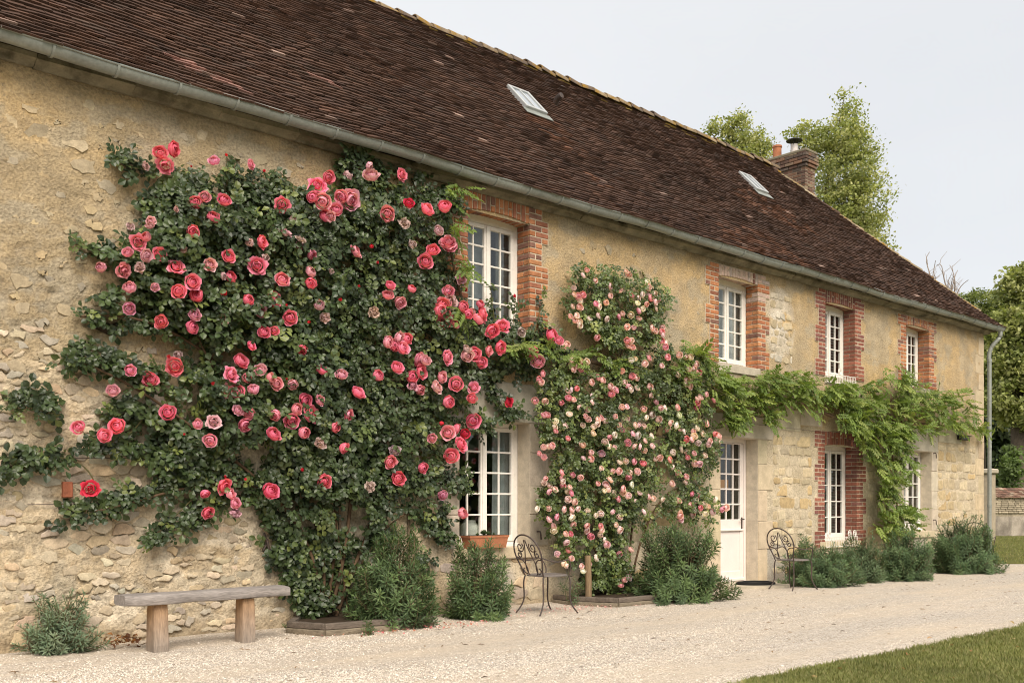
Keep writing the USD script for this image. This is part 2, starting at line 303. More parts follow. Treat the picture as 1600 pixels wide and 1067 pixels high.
# grass blades
def grass(name, pts, hmin, hmax, label, wid=0.004):
    n = len(pts); bl = np.array([[-1, 0, 0], [1, 0, 0], [0.7, 0.25, 0.55], [-0.7, 0.25, 0.55], [0, 0.7, 1.0]], float)
    h = RNG.uniform(hmin, hmax, n); tv = bl[None] * np.stack([np.full(n, wid), h * 0.8, h], -1)[:, None]
    an = RNG.uniform(0, 6.28, n); cs, sn = np.cos(an)[:, None], np.sin(an)[:, None]
    v = np.stack([tv[..., 0] * cs - tv[..., 1] * sn + pts[:, 0:1], tv[..., 0] * sn + tv[..., 1] * cs + pts[:, 1:2], tv[..., 2] + pts[:, 2:3]], -1).reshape(-1, 3)
    f = (np.array([[0, 1, 2], [0, 2, 3], [3, 2, 4]])[None] + (np.arange(n) * 5)[:, None, None]).reshape(-1, 3)
    g = np.array([[0.175, 0.185, 0.058], [0.205, 0.205, 0.072], [0.135, 0.155, 0.048], [0.29, 0.25, 0.115]])[RNG.choice(4, n, p=[.4, .3, .2, .1])] * RNG.uniform(0.75, 1.2, (n, 1))
    tag(obj(name, (v, f), M_grass, col=np.repeat(g, 5, 0)), label, 'grass', kind='stuff')
n = 120000
px_ = RNG.uniform(1120, 1640, n); py_ = RNG.uniform(965, 1090, n)
d = np.stack([FPX * CT + (px_ - CX) * ST, FPX * ST - (px_ - CX) * CT, HY - py_], -1); t = -EYE / d[:, 2]
gp = np.stack([d[:, 0] * t, d[:, 1] * t - DIST, np.full(n, 0.018)], -1)
gp = gp[gp[:, 1] < lawn_edge(gp[:, 0]) + 0.025 * RNG.normal(size=n)]
grass('lawn_grass', gp, 0.018, 0.05, 'short green grass blades of the near lawn at lower right')
n = 30000
gp = np.stack([RNG.uniform(22.0, 44, n), RNG.uniform(-3.6, 9, n), np.full(n, 0.018)], -1)
gp = gp[shapely.contains_xy(Polygon(fl), gp[:, 0], gp[:, 1])]
grass('far_lawn_grass', gp, 0.02, 0.06, 'short grass blades of the lawn beyond the house corner', 0.009)
# ------------------------------------------------------------------ house
house = tag(xf('stone_farmhouse'), 'long old stone farmhouse with a steep brown tiled roof and white windows', 'house')
XL, XR, ZT = 0.6, 22.43, 5.04
OPEN = [(7.65, 8.66, 3.43, 4.80), (12.67, 13.72, 3.45, 4.78), (15.79, 16.81, 3.52, 4.80), (18.79, 19.77, 3.60, 4.77),
        (7.52, 8.67, 0.74, 2.29), (12.72, 13.73, 0.02, 2.32), (15.77, 16.88, 0.62, 2.30), (18.70, 19.89, 0.75, 2.34)]

# outline polygons of the climbers, in picture coordinates, used for density on the wall
ROSE_MAIN = [(232, 300), (250, 272), (290, 266), (330, 285), (380, 272), (440, 290), (490, 305), (530, 300), (533, 240), (560, 232), (592, 255), (612, 292), (650, 288), (690, 305), (712, 335), (708, 380), (708, 420), (715, 455), (740, 492), (800, 505), (830, 515), (880, 530), (905, 552), (880, 572), (850, 592), (800, 592), (765, 588), (758, 618), (722, 650), (706, 690), (694, 730), (702, 765), (655, 790), (640, 830), (600, 855), (560, 862), (500, 866), (455, 872), (430, 840), (400, 795), (378, 750), (330, 738), (262, 742), (240, 700), (300, 660), (262, 630), (262, 590), (320, 560), (300, 528), (250, 520), (222, 480), (196, 440), (205, 400), (228, 345)]
ROSE_HOLES = [[(300, 545), (380, 535), (430, 552), (400, 575), (330, 575)], [(520, 790), (560, 780), (590, 800), (570, 850), (530, 850)], [(265, 600), (300, 588), (310, 620), (280, 640)], [(330, 700), (420, 690), (440, 720), (380, 740)], [(600, 800), (640, 790), (640, 820), (610, 850)]]
main_wall = Polygon(Wpoly(ROSE_MAIN)).buffer(-0.12)

# wall sheet -------------------------------------------------------
def lines(lo, hi, step, extra):
    e = sorted(set([lo, hi] + [q for q in extra if lo < q < hi])); out = []
    for a, b in zip(e[:-1], e[1:]):
        n = max(1, int(round((b - a) / step))); out += list(np.linspace(a, b, n + 1)[:-1])
    return np.array(out + [hi])
wx = lines(XL, XR, 0.027, [q for o in OPEN for q in o[:2]]); wz = lines(-0.12, ZT + 0.12, 0.027, [q for o in OPEN for q in o[2:]])
X, Z = np.meshgrid(wx, wz, indexing='ij')
P3 = np.stack([X, Z, np.zeros_like(X)], -1)
def fb(sx, sz, oct=4, seed=0):
    return meshkit.fbm(P3 * [sx, sz, 1], oct, seed)
big, mid, small = fb(0.9, 1.1, 4, 1), fb(3.2, 4.2, 4, 2), fb(11, 15, 3, 3)
left_low = np.clip((2.75 + 0.7 * (big - 0.5) - Z) / 0.35, 0, 1) * np.clip((7.4 - X) / 0.4, 0, 1)
worn = np.clip(1 - np.abs(Z - 2.95 - 0.8 * (fb(0.6, 0.6, 2, 8) - 0.5)) / 0.9, 0, 1) * np.clip((5.2 - X) / 1.2, 0, 1)
right_low = np.clip((2.62 + 0.25 * (mid - 0.5) - Z) / 0.15, 0, 1) * np.clip((X - 7.2) / 0.3, 0, 1)
ridge = np.abs(fb(5.5, 8.5, 3, 33) - 0.5) * 2
disp = -(0.030 * (mid - 0.5) * (0.4 + 1.2 * left_low + 0.8 * worn) + 0.024 * (small - 0.5) * (0.35 + left_low + worn) + 0.026 * (ridge - 0.3) * (0.12 + left_low + 0.9 * worn) + 0.03 * (big - 0.5) * np.clip((9 - X) / 4, 0.1, 1))
pit = np.clip((fb(6, 9, 3, 11) - 0.66) / 0.1, 0, 1) * (0.5 * worn + 0.35 * left_low + 0.12); disp += 0.035 * pit
ochre = np.array([0.475, 0.338, 0.178]); ochre2 = np.array([0.425, 0.318, 0.188]); grey = np.array([0.36, 0.295, 0.205]); cream = np.array([0.47, 0.385, 0.27]); cream2 = np.array([0.52, 0.44, 0.32]); brown = np.array([0.30, 0.235, 0.15])
def mixc(c, d, f): return c * (1 - f[..., None]) + d * f[..., None]
C = mixc(np.broadcast_to(ochre, X.shape + (3,)), ochre2, np.clip((mid - 0.35) / 0.3, 0, 1))
C = mixc(C, grey, 0.65 * np.clip((fb(1.6, 2.0, 4, 21) - 0.47) / 0.16, 0, 1) * np.clip((X - 8.5) / 2, 0.45, 1) * np.clip((5.1 - Z) / 1.2, 0.25, 1))
C = mixc(C, brown, 0.75 * worn * np.clip((fb(2.2, 4.5, 4, 22) - 0.38) / 0.2, 0, 1))
C = mixc(C, np.array([0.30, 0.24, 0.155]), 0.72 * np.clip((8.5 - X) / 4, 0, 1) * (1 - left_low) * np.clip((fb(1.1, 1.7, 4, 61) - 0.36) / 0.2, 0, 1))
C = mixc(C, cream, left_low * (0.55 + 0.45 * np.clip((small - 0.3) / 0.3, 0, 1)))
C = mixc(C, cream2, right_low)
C = mixc(C, np.array([0.44, 0.36, 0.24]), right_low * 0.5 * np.clip((fb(1.5, 2.5, 4, 23) - 0.48) / 0.15, 0, 1))
C = mixc(C, np.array([0.64, 0.56, 0.44]), 0.7 * left_low * np.clip((fb(2.0, 3.0, 4, 24) - 0.55) / 0.08, 0, 1))
C = mixc(C, np.array([0.26, 0.20, 0.13]), 0.8 * pit)
C = mixc(C, np.array([0.30, 0.255, 0.19]), 0.55 * (left_low * .8 + worn + .35) * np.clip((0.16 - ridge) / 0.12, 0, 1))
C = mixc(C, np.array([0.34, 0.30, 0.23]), 0.5 * np.clip((fb(3.0, 4.0, 4, 29) - 0.54) / 0.06, 0, 1) * (1 - right_low))
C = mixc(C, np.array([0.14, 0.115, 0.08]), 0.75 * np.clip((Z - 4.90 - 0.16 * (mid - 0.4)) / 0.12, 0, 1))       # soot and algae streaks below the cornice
C = mixc(C, np.array([0.30, 0.235, 0.155]), 0.7 * np.clip((0.22 * (0.4 + mid) - Z) / 0.12, 0, 1))               # splash dirt at the foot
C = mixc(C, np.array([0.36, 0.33, 0.29]), 0.75 * right_low * np.clip((0.85 - Z) / 0.3, 0, 1) * np.clip((fb(1.6, 2.0, 3, 27) - 0.5) / 0.1, 0, 1))
C = mixc(C, np.array([0.62, 0.58, 0.52]), 0.8 * np.clip(1 - np.hypot(X - 14.35, (Z - 4.25) * 0.8) / 0.5, 0, 1) ** 0.5 * np.clip((mid - 0.38) / 0.1, 0, 1))
keep = np.ones((len(wx) - 1, len(wz) - 1), bool)
cxm, czm = (wx[:-1] + wx[1:]) / 2, (wz[:-1] + wz[1:]) / 2
for o in OPEN:
    keep &= ~((cxm[:, None] > o[0]) & (cxm[:, None] < o[1]) & (czm[None] > o[2]) & (czm[None] < o[3]))
    near = np.clip(1 - np.maximum.reduce([o[0] - X, X - o[1], o[2] - Z, Z - o[3], np.zeros_like(X)]) / 0.42, 0, 1)
    disp = disp * (1 - np.clip(near * 2.5, 0, 1)) + 0.004 * np.clip(near * 2.5, 0, 1)
disp = np.where(X > XR - 0.02, 0.0, disp)
nz = len(wz); i, j = np.nonzero(keep); a = i * nz + j
Q = np.stack([a, a + nz, a + nz + 1, a + 1], -1)
V = np.stack([X, disp, Z], -1).reshape(-1, 3)
# turn the right edge round the corner
edge = np.arange(nz) + (len(wx) - 1) * nz; e2 = len(V) + np.arange(nz)
V = np.vstack([V, V[edge] + [0, 0.06, 0]]); Cf = np.vstack([C.reshape(-1, 3), C.reshape(-1, 3)[edge]])
Q = np.vstack([Q, np.stack([edge[:-1], e2[:-1], e2[1:], edge[1:]], -1)])
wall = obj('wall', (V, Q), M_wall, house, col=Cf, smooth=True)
YB = 6.3
mb = MB()
mb.add(box(XR - 0.5, XR - 0.003, 0.05, YB, -0.1, 5.1), cream); mb.add(box(XL, XR - 0.5, YB - 0.5, YB, -0.1, 5.1), cream); mb.add(box(XL - 0.02, XL + 0.4, 0.05, YB - 0.5, -0.1, 5.1), cream)
mb.build('rear_wall', M_wall, house)
mb = MB(); mb.add(box(XL + 0.4, XR - 0.5, 0.26, YB - 0.5, 2.68, 2.90)).add(box(XL + 0.4, XR - 0.5, 0.26, YB - 0.5, -0.1, 0.0)).add(box(XL + 0.4, XR - 0.5, 0.27, YB - 0.5, 5.02, 5.06))
for q in (10.6, 14.75, 17.75): mb.add(box(q, q + 0.15, 0.3, YB - 0.5, 0.0, 2.68)).add(box(q, q + 0.15, 0.3, YB - 0.5, 2.9, 5.02))
mb.add(box(XL + 0.4, XR - 0.5, 3.6, 3.75, 0.0, 2.68)).add(box(XL + 0.4, XR - 0.5, 3.6, 3.75, 2.9, 5.02))
mb.build('interior', M_dark, house)

# stones of the rubble ---------------------------------------------
STONES = []                                # (size on screen, verts, faces, colour)
def stone_mesh(poly, h, n=12, jit=0.005, tl=0.06, face=None):
    L = poly.exterior; q = np.array([L.interpolate(t, normalized=True).coords[0] for t in np.arange(n) / n]); c = np.array(poly.centroid.coords[0])
    q += RNG.normal(size=q.shape) * jit
    r1, r2 = c + (q - c) * 0.965, c + (q - c) * (face or RNG.uniform(.68, .86))
    tilt = RNG.normal(size=2) * tl
    def ring(r, y): return np.stack([r[:, 0], y + (r - c) @ tilt + RNG.normal(size=n) * h * 0.12, r[:, 1]], -1)
    v = np.vstack([ring(q, 0.012), ring(r1, -0.55 * h), ring(r2, -h), [[c[0], -h * RNG.uniform(0.85, 1.15), c[1]]]])
    k = np.arange(n); k2 = (k + 1) % n
    f = np.vstack([np.stack([k, k2, k2 + n], -1), np.stack([k, k2 + n, k + n], -1), np.stack([k + n, k2 + n, k2 + 2 * n], -1), np.stack([k + n, k2 + 2 * n, k + 2 * n], -1), np.stack([k + 2 * n, k2 + 2 * n, np.full(n, 3 * n)], -1)])
    return v, f
def blocked(p, m=0.02):
    return any(o[0] - m < p[0] < o[1] + m and o[2] - m < p[1] < o[3] + m for o in OPEN)
def rubble(region, size, aspect, joint, hlo, hhi, pal, drop=0.0, relax=2, rnd=0.035, skip=None):
    x0, z0, x1, z1 = region.bounds
    n = int((x1 - x0) * (z1 - z0) / (size * size / aspect) )
    pts = np.stack([RNG.uniform(x0 - .3, x1 + .3, int(n * 1.3)), RNG.uniform(z0 - .3, z1 + .3, int(n * 1.3))], -1)
    S = np.array([1 / aspect, 1.0])
    for it in range(relax + 1):
        vor = Voronoi(pts * S); polys = []
        for i, r in enumerate(vor.point_region):
            g = vor.regions[r]
            polys.append(Polygon(vor.vertices[g] / S) if g and -1 not in g else None)
        if it < relax:
            pts = np.array([np.array(p.centroid.coords[0]) if p is not None and p.area < 1 else q for p, q in zip(polys, pts)])
    for p in polys:
        if p is None or p.area > 0.5 or RNG.random() < drop: continue
        p = p.intersection(region)
        if p.is_empty or p.geom_type != 'Polygon': continue
        c = p.centroid
        if blocked((c.x, c.y)) or (skip is not None and skip.contains(c)): continue
        p = p.buffer(-joint - rnd * 0.7).buffer(rnd * 0.7)
        if p.is_empty or p.geom_type != 'Polygon' or p.area < 0.0012: continue
        h = RNG.uniform(hlo, hhi)
        col = np.array(pal[RNG.integers(len(pal))]) * RNG.uniform(0.82, 1.15) * (1 + RNG.normal(size=3) * 0.02)
        v, f = stone_mesh(p, h, 11, .007, .09); STONES.append((math.sqrt(p.area) * screen_scale((c.x, 0)), v, f, col))
pal_left = [(0.43, 0.355, 0.255), (0.39, 0.33, 0.25), (0.46, 0.375, 0.265), (0.48, 0.40, 0.295), (0.36, 0.315, 0.255), (0.46, 0.36, 0.235)]
pal_yel = [(0.52, 0.40, 0.22), (0.56, 0.44, 0.26), (0.50, 0.40, 0.25), (0.46, 0.33, 0.16), (0.58, 0.48, 0.32), (0.48, 0.40, 0.29)]
pal_grey = [(0.385, 0.315, 0.215), (0.36, 0.305, 0.225), (0.41, 0.325, 0.21), (0.375, 0.285, 0.17)]
rubble(Polygon([(1.0, 0.02), (5.9, 0.02), (5.6, 0.8), (4.9, 1.35), (4.2, 2.7), (1.0, 2.95)]), 0.15, 1.9, 0.009, 0.001, 0.010, pal_left, drop=0.36, relax=1, rnd=0.014, skip=main_wall)
rubble(Polygon([(6.9, 0.05), (9.6, 0.05), (9.4, 0.62), (7.0, 0.58)]), 0.26, 1.9, 0.012, 0.002, 0.010, pal_left, drop=0.45, relax=1, rnd=0.015)
def coursed(x0, x1, z0, z1, hlo, hhi, wlo, whi, joint, pal, drop=0.0, rise=0.010):
    z = z0
    while z < z1 - .05:
        h = min(RNG.uniform(hlo, hhi), z1 - z); x = x0 + RNG.uniform(-.1, 0)
        while x < x1:
            w = RNG.uniform(wlo, whi); a, b = max(x, x0), min(x + w, x1); x += w
            if b - a < .06 or RNG.random() < drop: continue
            hh = h * RNG.uniform(.82, 1.0); j = joint * RNG.uniform(.7, 2.0); zo = z + (h - hh) * RNG.random()
            q = np.array([(a + j, zo + j), ((a + b) / 2, zo + j * RNG.uniform(.5, 1.5)), (b - j, zo + j), (b - j, zo + hh - j), ((a + b) / 2, zo + hh - j * RNG.uniform(.5, 1.5)), (a + j, zo + hh - j)]) + RNG.normal(size=(6, 2)) * .010
            p = Polygon(q).buffer(-.012).buffer(.012)
            if p.is_empty or p.geom_type != 'Polygon' or p.area < .002 or blocked((p.centroid.x, p.centroid.y), .05): continue
            v, f = stone_mesh(p, RNG.uniform(.003, rise), 12, .004, .05); STONES.append((math.sqrt(p.area) * screen_scale((a, 0)), v, f, np.array(pal[RNG.integers(len(pal))]) * RNG.uniform(.82, 1.12)))
        z += h
pal_yel = [(0.475, 0.375, 0.225), (0.49, 0.40, 0.265), (0.46, 0.385, 0.26), (0.45, 0.335, 0.185), (0.51, 0.43, 0.30), (0.455, 0.385, 0.28)]
coursed(14.16, 15.36, 0.12, 2.46, .11, .22, .16, .46, .006, pal_yel, .10, .008)
coursed(20.2, 22.0, 0.12, 2.5, .12, .25, .15, .46, .007, pal_yel, .05, .010)
coursed(17.28, 18.3, 0.2, 2.5, .15, .25, .2, .4, .011, pal_yel, .2)
coursed(9.7, 12.3, 0.12, 2.4, .2, .34, .3, .6, .009, pal_yel, .35)
coursed(14.08, 14.75, 3.6, 4.75, .11, .17, .14, .3, .010, [(0.46, 0.40, 0.31), (0.44, 0.36, 0.24), (0.50, 0.45, 0.37)], .12)
def isolated(n, x0, x1, z0, z1, r0, r1, pal, h0, h1, skip=None, apart=0.14):
    done = []
    for _ in range(n * 6):
        if len(done) >= n: break
        x, z, r = RNG.uniform(x0, x1), RNG.uniform(z0, z1), r0 + (r1 - r0) * RNG.random() ** 2.2
        if any(math.hypot(x - a, (z - b) * 1.3) < apart * 0.5 + r + c for a, b, c in done) or blocked((x, z), 0.45) or (skip is not None and skip.contains(Point(x, z))): continue
        done.append((x, z, r)); an = np.arange(9) * 2 * np.pi / 9; rr = r * RNG.uniform(0.7, 1.25, 9)
        rot = RNG.normal() * 0.25; q = np.stack([np.cos(an) * rr * 1.3, np.sin(an) * rr * 0.8], -1) @ np.array([[math.cos(rot), math.sin(rot)], [-math.sin(rot), math.cos(rot)]])
        p = Polygon(q + [x, z]).buffer(-r * 0.25).buffer(r * 0.25)
        if p.is_empty or p.geom_type != 'Polygon': continue
        v, f = stone_mesh(p, RNG.uniform(h0, h1), 12, 0.012, 0.07, .9); v[:12, 1] += 0.02; v[12:, 1] += .002
        STONES.append((math.sqrt(p.area) * screen_scale((x, 0)), v, f, np.array(pal[RNG.integers(len(pal))]) * RNG.uniform(0.85, 1.15)))
isolated(170, 1.6, 7.4, 3.05, 4.85, 0.022, 0.115, pal_grey + [(0.42, 0.33, 0.20), (0.40, 0.33, 0.22)], 0.0005, 0.0045, skip=main_wall)
isolated(46, 1.2, 4.6, 2.4, 3.3, 0.035, 0.12, [(0.33, 0.27, 0.185), (0.37, 0.30, 0.20), (0.31, 0.27, 0.21)], 0.002, 0.010, skip=main_wall)
isolated(24, 9.1, 12.3, 3.0, 4.85, 0.03, 0.08, pal_grey, 0.002, 0.006)
STONES.sort(key=lambda s: -s[0])
for s_, v, f, col in STONES[:300]: obj('stone', (v, f), M_stone, wall, col=col, smooth=28)
mb = MB()
for s_, v, f, col in STONES[300:]: mb.add((v, f), col)
if mb.n: tag(mb.build('small_stones', M_stone, wall, smooth=True), kind='stuff')
# a broken hole in the masonry and one loose red brick set in it
hx, hz = W(168, 512)
obj('wall_hole', (np.array([[hx - .13, -0.012, hz - .02], [hx + .06, -0.014, hz - .09], [hx + .12, -0.012, hz + .08], [hx + .02, -0.016, hz + .03], [hx - .06, -0.012, hz + .05]]), np.array([[0, 1, 3], [0, 3, 4], [1, 2, 3]])), M_soil, wall)
bx_, bz_ = W(106, 763)
obj('stray_brick', cbox(bx_ - .05, bx_ + .035, -0.035, 0.02, bz_ - .08, bz_ + .06, .008), M_brick, wall, col=(0.36, 0.13, 0.075))

# dressed stone ----------------------------------------------------
JOINTS = MB()
def ashlar(x0, x1, z0, z1, y0=-0.014, y1=0.22, col=(0.46, 0.39, 0.29), parent=wall, name='dressed_block'):
    g = 0.0045; JOINTS.add(box(x0 - .001, x1 + .001, y0 + .010, y1 - .004, z0 - .001, z1 + .001) if x1 - x0 < 3 else box(x0, x1, y0, y1, z0, z1), (0.53, 0.46, 0.36)); c = np.array(col) * RNG.uniform(0.92, 1.08) * (1 + RNG.normal(size=3) * 0.015)
    v, f = cbox(x0 + g, x1 - g, y0 + RNG.uniform(-.004, .004), y1, z0 + g, z1 - g, 0.005)
    return obj(name, (v + RNG.normal(size=v.shape) * 0.0012, f), M_ashlar, parent, col=c)
gs, ys = (0.46, 0.40, 0.315), (0.49, 0.405, 0.28)
def jambs(x0, x1, z0, z1, heights, wl, wr, col):
    z = z0
    for k, h in enumerate(heights):
        a = wl[k % len(wl)]; b = wr[k % len(wr)]
        ashlar(x0 - a, x0, z, min(z + h, z1), col=col); ashlar(x1, x1 + b, z, min(z + h, z1), col=col); z += h
jambs(7.52, 8.67, 0.74, 2.29, [0.40, 0.36, 0.42, 0.37], [.26, .34], [.33, .25], gs)
ashlar(7.22, 9.05, 2.29, 2.78, col=(0.45, 0.40, 0.33)); ashlar(7.40, 8.80, 0.60, 0.74, y0=-0.05, col=ys)
jambs(12.72, 13.73, 0.0, 2.32, [0.55, 0.45, 0.5, 0.42, 0.40], [.40, .28], [.26, .42], ys)
ashlar(12.25, 14.16, 2.32, 2.68, col=gs)
jambs(18.70, 19.89, 0.75, 2.34, [0.42, 0.38, 0.40, 0.39], [.30, .26], [.28, .24], gs)
ashlar(18.40, 20.18, 2.34, 2.80, col=(0.42, 0.38, 0.31)); ashlar(18.6, 20.0, 0.62, 0.75, y0=-0.04, col=ys)
z = 0.0
for k, h in enumerate([.42, .36, .38, .35, .40, .37, .36, .38, .35, .40, .36, .40, .40]):
    if z + h < 4.95: ashlar(XR - (0.42 if k % 2 else 0.27), XR + 0.006, z, z + h, y0=-0.008, y1=0.3, col=(0.47, 0.38, 0.26)); z += h
for o in OPEN[:4]: ashlar(o[0] - 0.02, o[1] + 0.06, o[2] - 0.13, o[2], y0=-0.02, col=(0.40, 0.35, 0.28))
ashlar(15.6, 17.0, 0.50, 0.62, y0=-0.03, col=ys)
for (a, b, z0, z1) in [(9.06, 9.6, 2.3, 2.62), (14.2, 15.0, 2.5, 2.86), (15.0, 15.7, 2.62, 2.9), (17.1, 18.3, 2.6, 2.95), (20.2, 21.3, 2.55, 2.9)]:
    ashlar(a, b, z0, z1, y0=-0.009, y1=0.05, col=(0.45, 0.39, 0.30))

tag(JOINTS.build('block_joints', M_mortar, house), kind='stuff')
# brick surrounds --------------------------------------------------
BRICK_LEFT = [300]
def brick_surround(x0, x1, z0, z1, ztop, pal, rise=0.035, white=0.0, quoin=(4, 4), depth=0.22, single=True):
    s = xf('brick_surround', house); mort = MB(); rest = MB(); mc = (0.49, 0.41, 0.31)
    def brick(a, b, y0, y1, c, d, pale=0.0):
        g = 0.0072; col = np.array(pal[RNG.integers(len(pal))]) * RNG.uniform(0.78, 1.2)
        col = col * (1 - pale) + np.array([0.55, 0.47, 0.42]) * pale
        v, f = cbox(a + (.001 if a == x1 else g), b - (.001 if b == x0 else g), y0, y1, c + g, d - g, 0.006); v = v + RNG.normal(size=v.shape) * 0.0014
        if single and BRICK_LEFT[0] > 0:
            BRICK_LEFT[0] -= 1; obj('brick', (v, f), M_brick, s, col=col)
        else: rest.add((v, f), col)
    hc = 0.0735; n = int(round((ztop - z0) / hc)); hc = (ztop - z0) / n
    for side in (-1, 1):
        for k in range(n):
            c, d = z0 + k * hc, z0 + (k + 1) * hc
            wide = (k // quoin[0]) % 2 == 0
            pieces = [(0, .22, .105), (.22, .335, .105)] if k % 2 == 0 else [(0, .11, .22), (.11, .335 if wide else .225, .105)]
            if k % 2 == 0 and not wide: pieces = [(0, .225, .105)]
            yf = -0.016 + RNG.normal() * 0.002
            end = max(p[1] for p in pieces)
            pale = white if side > 0 and c > z0 + 0.62 * (ztop - z0) and RNG.random() < 0.75 else 0.0
            for (a, b, dep) in pieces:
                xa, xb = (x1 + a, x1 + b) if side > 0 else (x0 - b, x0 - a)
                brick(xa, xb, yf, yf + dep + 0.01, c, d, pale)
                if a == 0 and dep < .2: 
                    xa, xb = (x1, x1 + .11) if side > 0 else (x0 - .11, x0)
                    brick(xa, xb, yf + dep + 0.022, depth, c, d)
            xa, xb = (x1 + 0.012, x1 + end + 0.004) if side > 0 else (x0 - end - 0.004, x0 - 0.012)
            mort.add(box(xa, xb, -0.0085, depth - 0.004, c - 0.001 * (k % 2), d), mc)
    m = int(round((x1 - x0) / 0.072)); w = (x1 - x0) / m
    for k in range(m):
        uu = (k + 0.5) / m; dz = rise * (1 - (2 * uu - 1) ** 2); a, b = x0 + k * w, x0 + (k + 1) * w
        zz = z1 + dz; pale = white if RNG.random() < 0.85 else 0
        yf = -0.016 + RNG.normal() * 0.002
        if k % 2 == 0: brick(a, b, yf, depth, zz, ztop, pale)
        else:
            mzz = (zz + ztop) / 2 + RNG.uniform(-.02, .02); brick(a, b, yf, depth, zz, mzz, pale); brick(a, b, yf, depth, mzz, ztop, pale)
        mort.add(box(a - .001, b + .001 * (k % 2), -0.0085, depth - 0.004, zz + 0.012, ztop), mc)
    mort.build('mortar', M_mortar, s)
    if rest.n: tag(rest.build('bricks', M_brick, s), kind='stuff')
    return s
pal_or = [(0.37, 0.15, 0.07), (0.34, 0.135, 0.07), (0.39, 0.17, 0.085), (0.28, 0.115, 0.07), (0.41, 0.19, 0.09), (0.22, 0.115, 0.088)]
pal_rd = [(0.25, 0.095, 0.065), (0.22, 0.085, 0.06), (0.28, 0.11, 0.075), (0.20, 0.09, 0.075)]
brick_surround(*OPEN[0], 5.03, pal_or)
brick_surround(*OPEN[1], 4.97, pal_or, white=0.62)
brick_surround(*OPEN[2], 5.03, pal_rd)
brick_surround(*OPEN[3], 4.97, pal_or, white=0.12)
brick_surround(OPEN[6][0], OPEN[6][1], OPEN[6][2] - 0.1, OPEN[6][3], 2.56, pal_rd, rise=0.03)

# windows and door -------------------------------------------------
def quadpane(x0, x1, z0, z1, y):
    return box(x0, x1, y, y + 0.004, z0, z1)
def casement_window(x0, x1, z0, z1, cols=2, rows=5, y=0.225, sill=True, label=None):
    fw = 0.055; m = MB()
    zt = z1 + 0.05
    for a, b, c, d in ((x0 - .02, x0 + fw, z0, zt), (x1 - fw, x1 + .02, z0, zt), (x0 + fw, x1 - fw, z1 - fw, zt), (x0 + fw, x1 - fw, z0, z0 + 0.06)):
        m.add(cbox(a, b, y, y + 0.07, c, d, 0.004))
    if sill: m.add(cbox(x0 + .01, x1 - .01, y - 0.045, y - 0.001, z0 - 0.005, z0 + 0.035, 0.006))
    w = m.build('window', M_white, house)
    if label: tag(w, label)
    mid = (x0 + x1) / 2
    for (a, b) in ((x0 + fw + .003, mid - .0015), (mid + .0015, x1 - fw - .003)):
        c, d = z0 + 0.063, z1 - fw - .003; st = 0.052; cm = MB(); yy = y - 0.012
        for q in ((a, a + st, c, d), (b - st, b, c, d), (a + st, b - st, d - .05, d), (a + st, b - st, c, c + .075)): cm.add(cbox(q[0], q[1], yy, yy + 0.05, q[2], q[3], 0.005))
        cm.build('casement', M_white, w)
        ia, ib, ic, id_ = a + st, b - st, c + .075, d - .05; bw = 0.022
        for k in range(1, cols):
            xm = ia + (ib - ia) * k / cols; obj('glazing_bar', cbox(xm - bw / 2, xm + bw / 2, yy + .006, yy + .036, ic, id_, .004), M_white, w)
        for k in range(1, rows):
            zm = ic + (id_ - ic) * k / rows; obj('glazing_bar', cbox(ia, ib, yy + .008, yy + .034, zm - bw / 2, zm + bw / 2, .004), M_white, w)
        for p in range(cols):
            for q in range(rows):
                pa = obj('pane', quadpane(ia + (ib - ia) * p / cols + .009, ia + (ib - ia) * (p + 1) / cols - .009, ic + (id_ - ic) * q / rows + .009, ic + (id_ - ic) * (q + 1) / rows - .009, yy + 0.018 + RNG.uniform(0, .002)), M_glass, w)
    m = MB(); m.add(cbox(mid - .025, mid + .025, y - .026, y - .0125, z0 + .07, z1 - fw - .01, .006)); m.build('meeting_bead', M_white, w)
    return w
def curtain(win, x0, x1, z0, z1, y, folds=6, mat_=None, amp=0.02):
    n = folds * 8; xs = np.linspace(x0, x1, n + 1); zs = np.linspace(z0, z1, 8)
    Xc, Zc = np.meshgrid(xs, zs, indexing='ij'); Yc = y + amp * np.sin((Xc - x0) / (x1 - x0) * folds * 2 * np.pi + 0.6 * np.sin(Zc * 2)) * (0.6 + 0.4 * np.cos(Zc))
    i, j = np.meshgrid(np.arange(n), np.arange(7), indexing='ij'); a = i * 8 + j
    obj('curtain', (np.stack([Xc, Yc, Zc], -1).reshape(-1, 3), np.stack([a, a + 8, a + 9, a + 1], -1).reshape(-1, 4)), mat_ or M_cloth, win, smooth=True)
wins = []
for k, o in enumerate(OPEN):
    if k == 5: continue
    wins.append(casement_window(*o, sill=k != 6))
curtain(wins[0], 8.42, 8.72, 3.4, 4.85, 0.36, 4, mat('grey_curtain', color=(0.20, 0.195, 0.185), tone=False, rough=0.9, spec=0.1, var=0.06, bump=0.0, translucent=0.2)); curtain(wins[0], 7.6, 8.38, 3.4, 4.85, 0.42, 3, amp=0.01)
curtain(wins[1], 12.7, 13.75, 3.4, 4.85, 0.36, 9, mat('pale_curtain', color=(0.66, 0.67, 0.66), tone=False, rough=0.9, spec=0.1, var=0.06, bump=0.0, translucent=0.3))
curtain(wins[4], 8.36, 8.72, 0.8, 2.3, 0.36, 5)
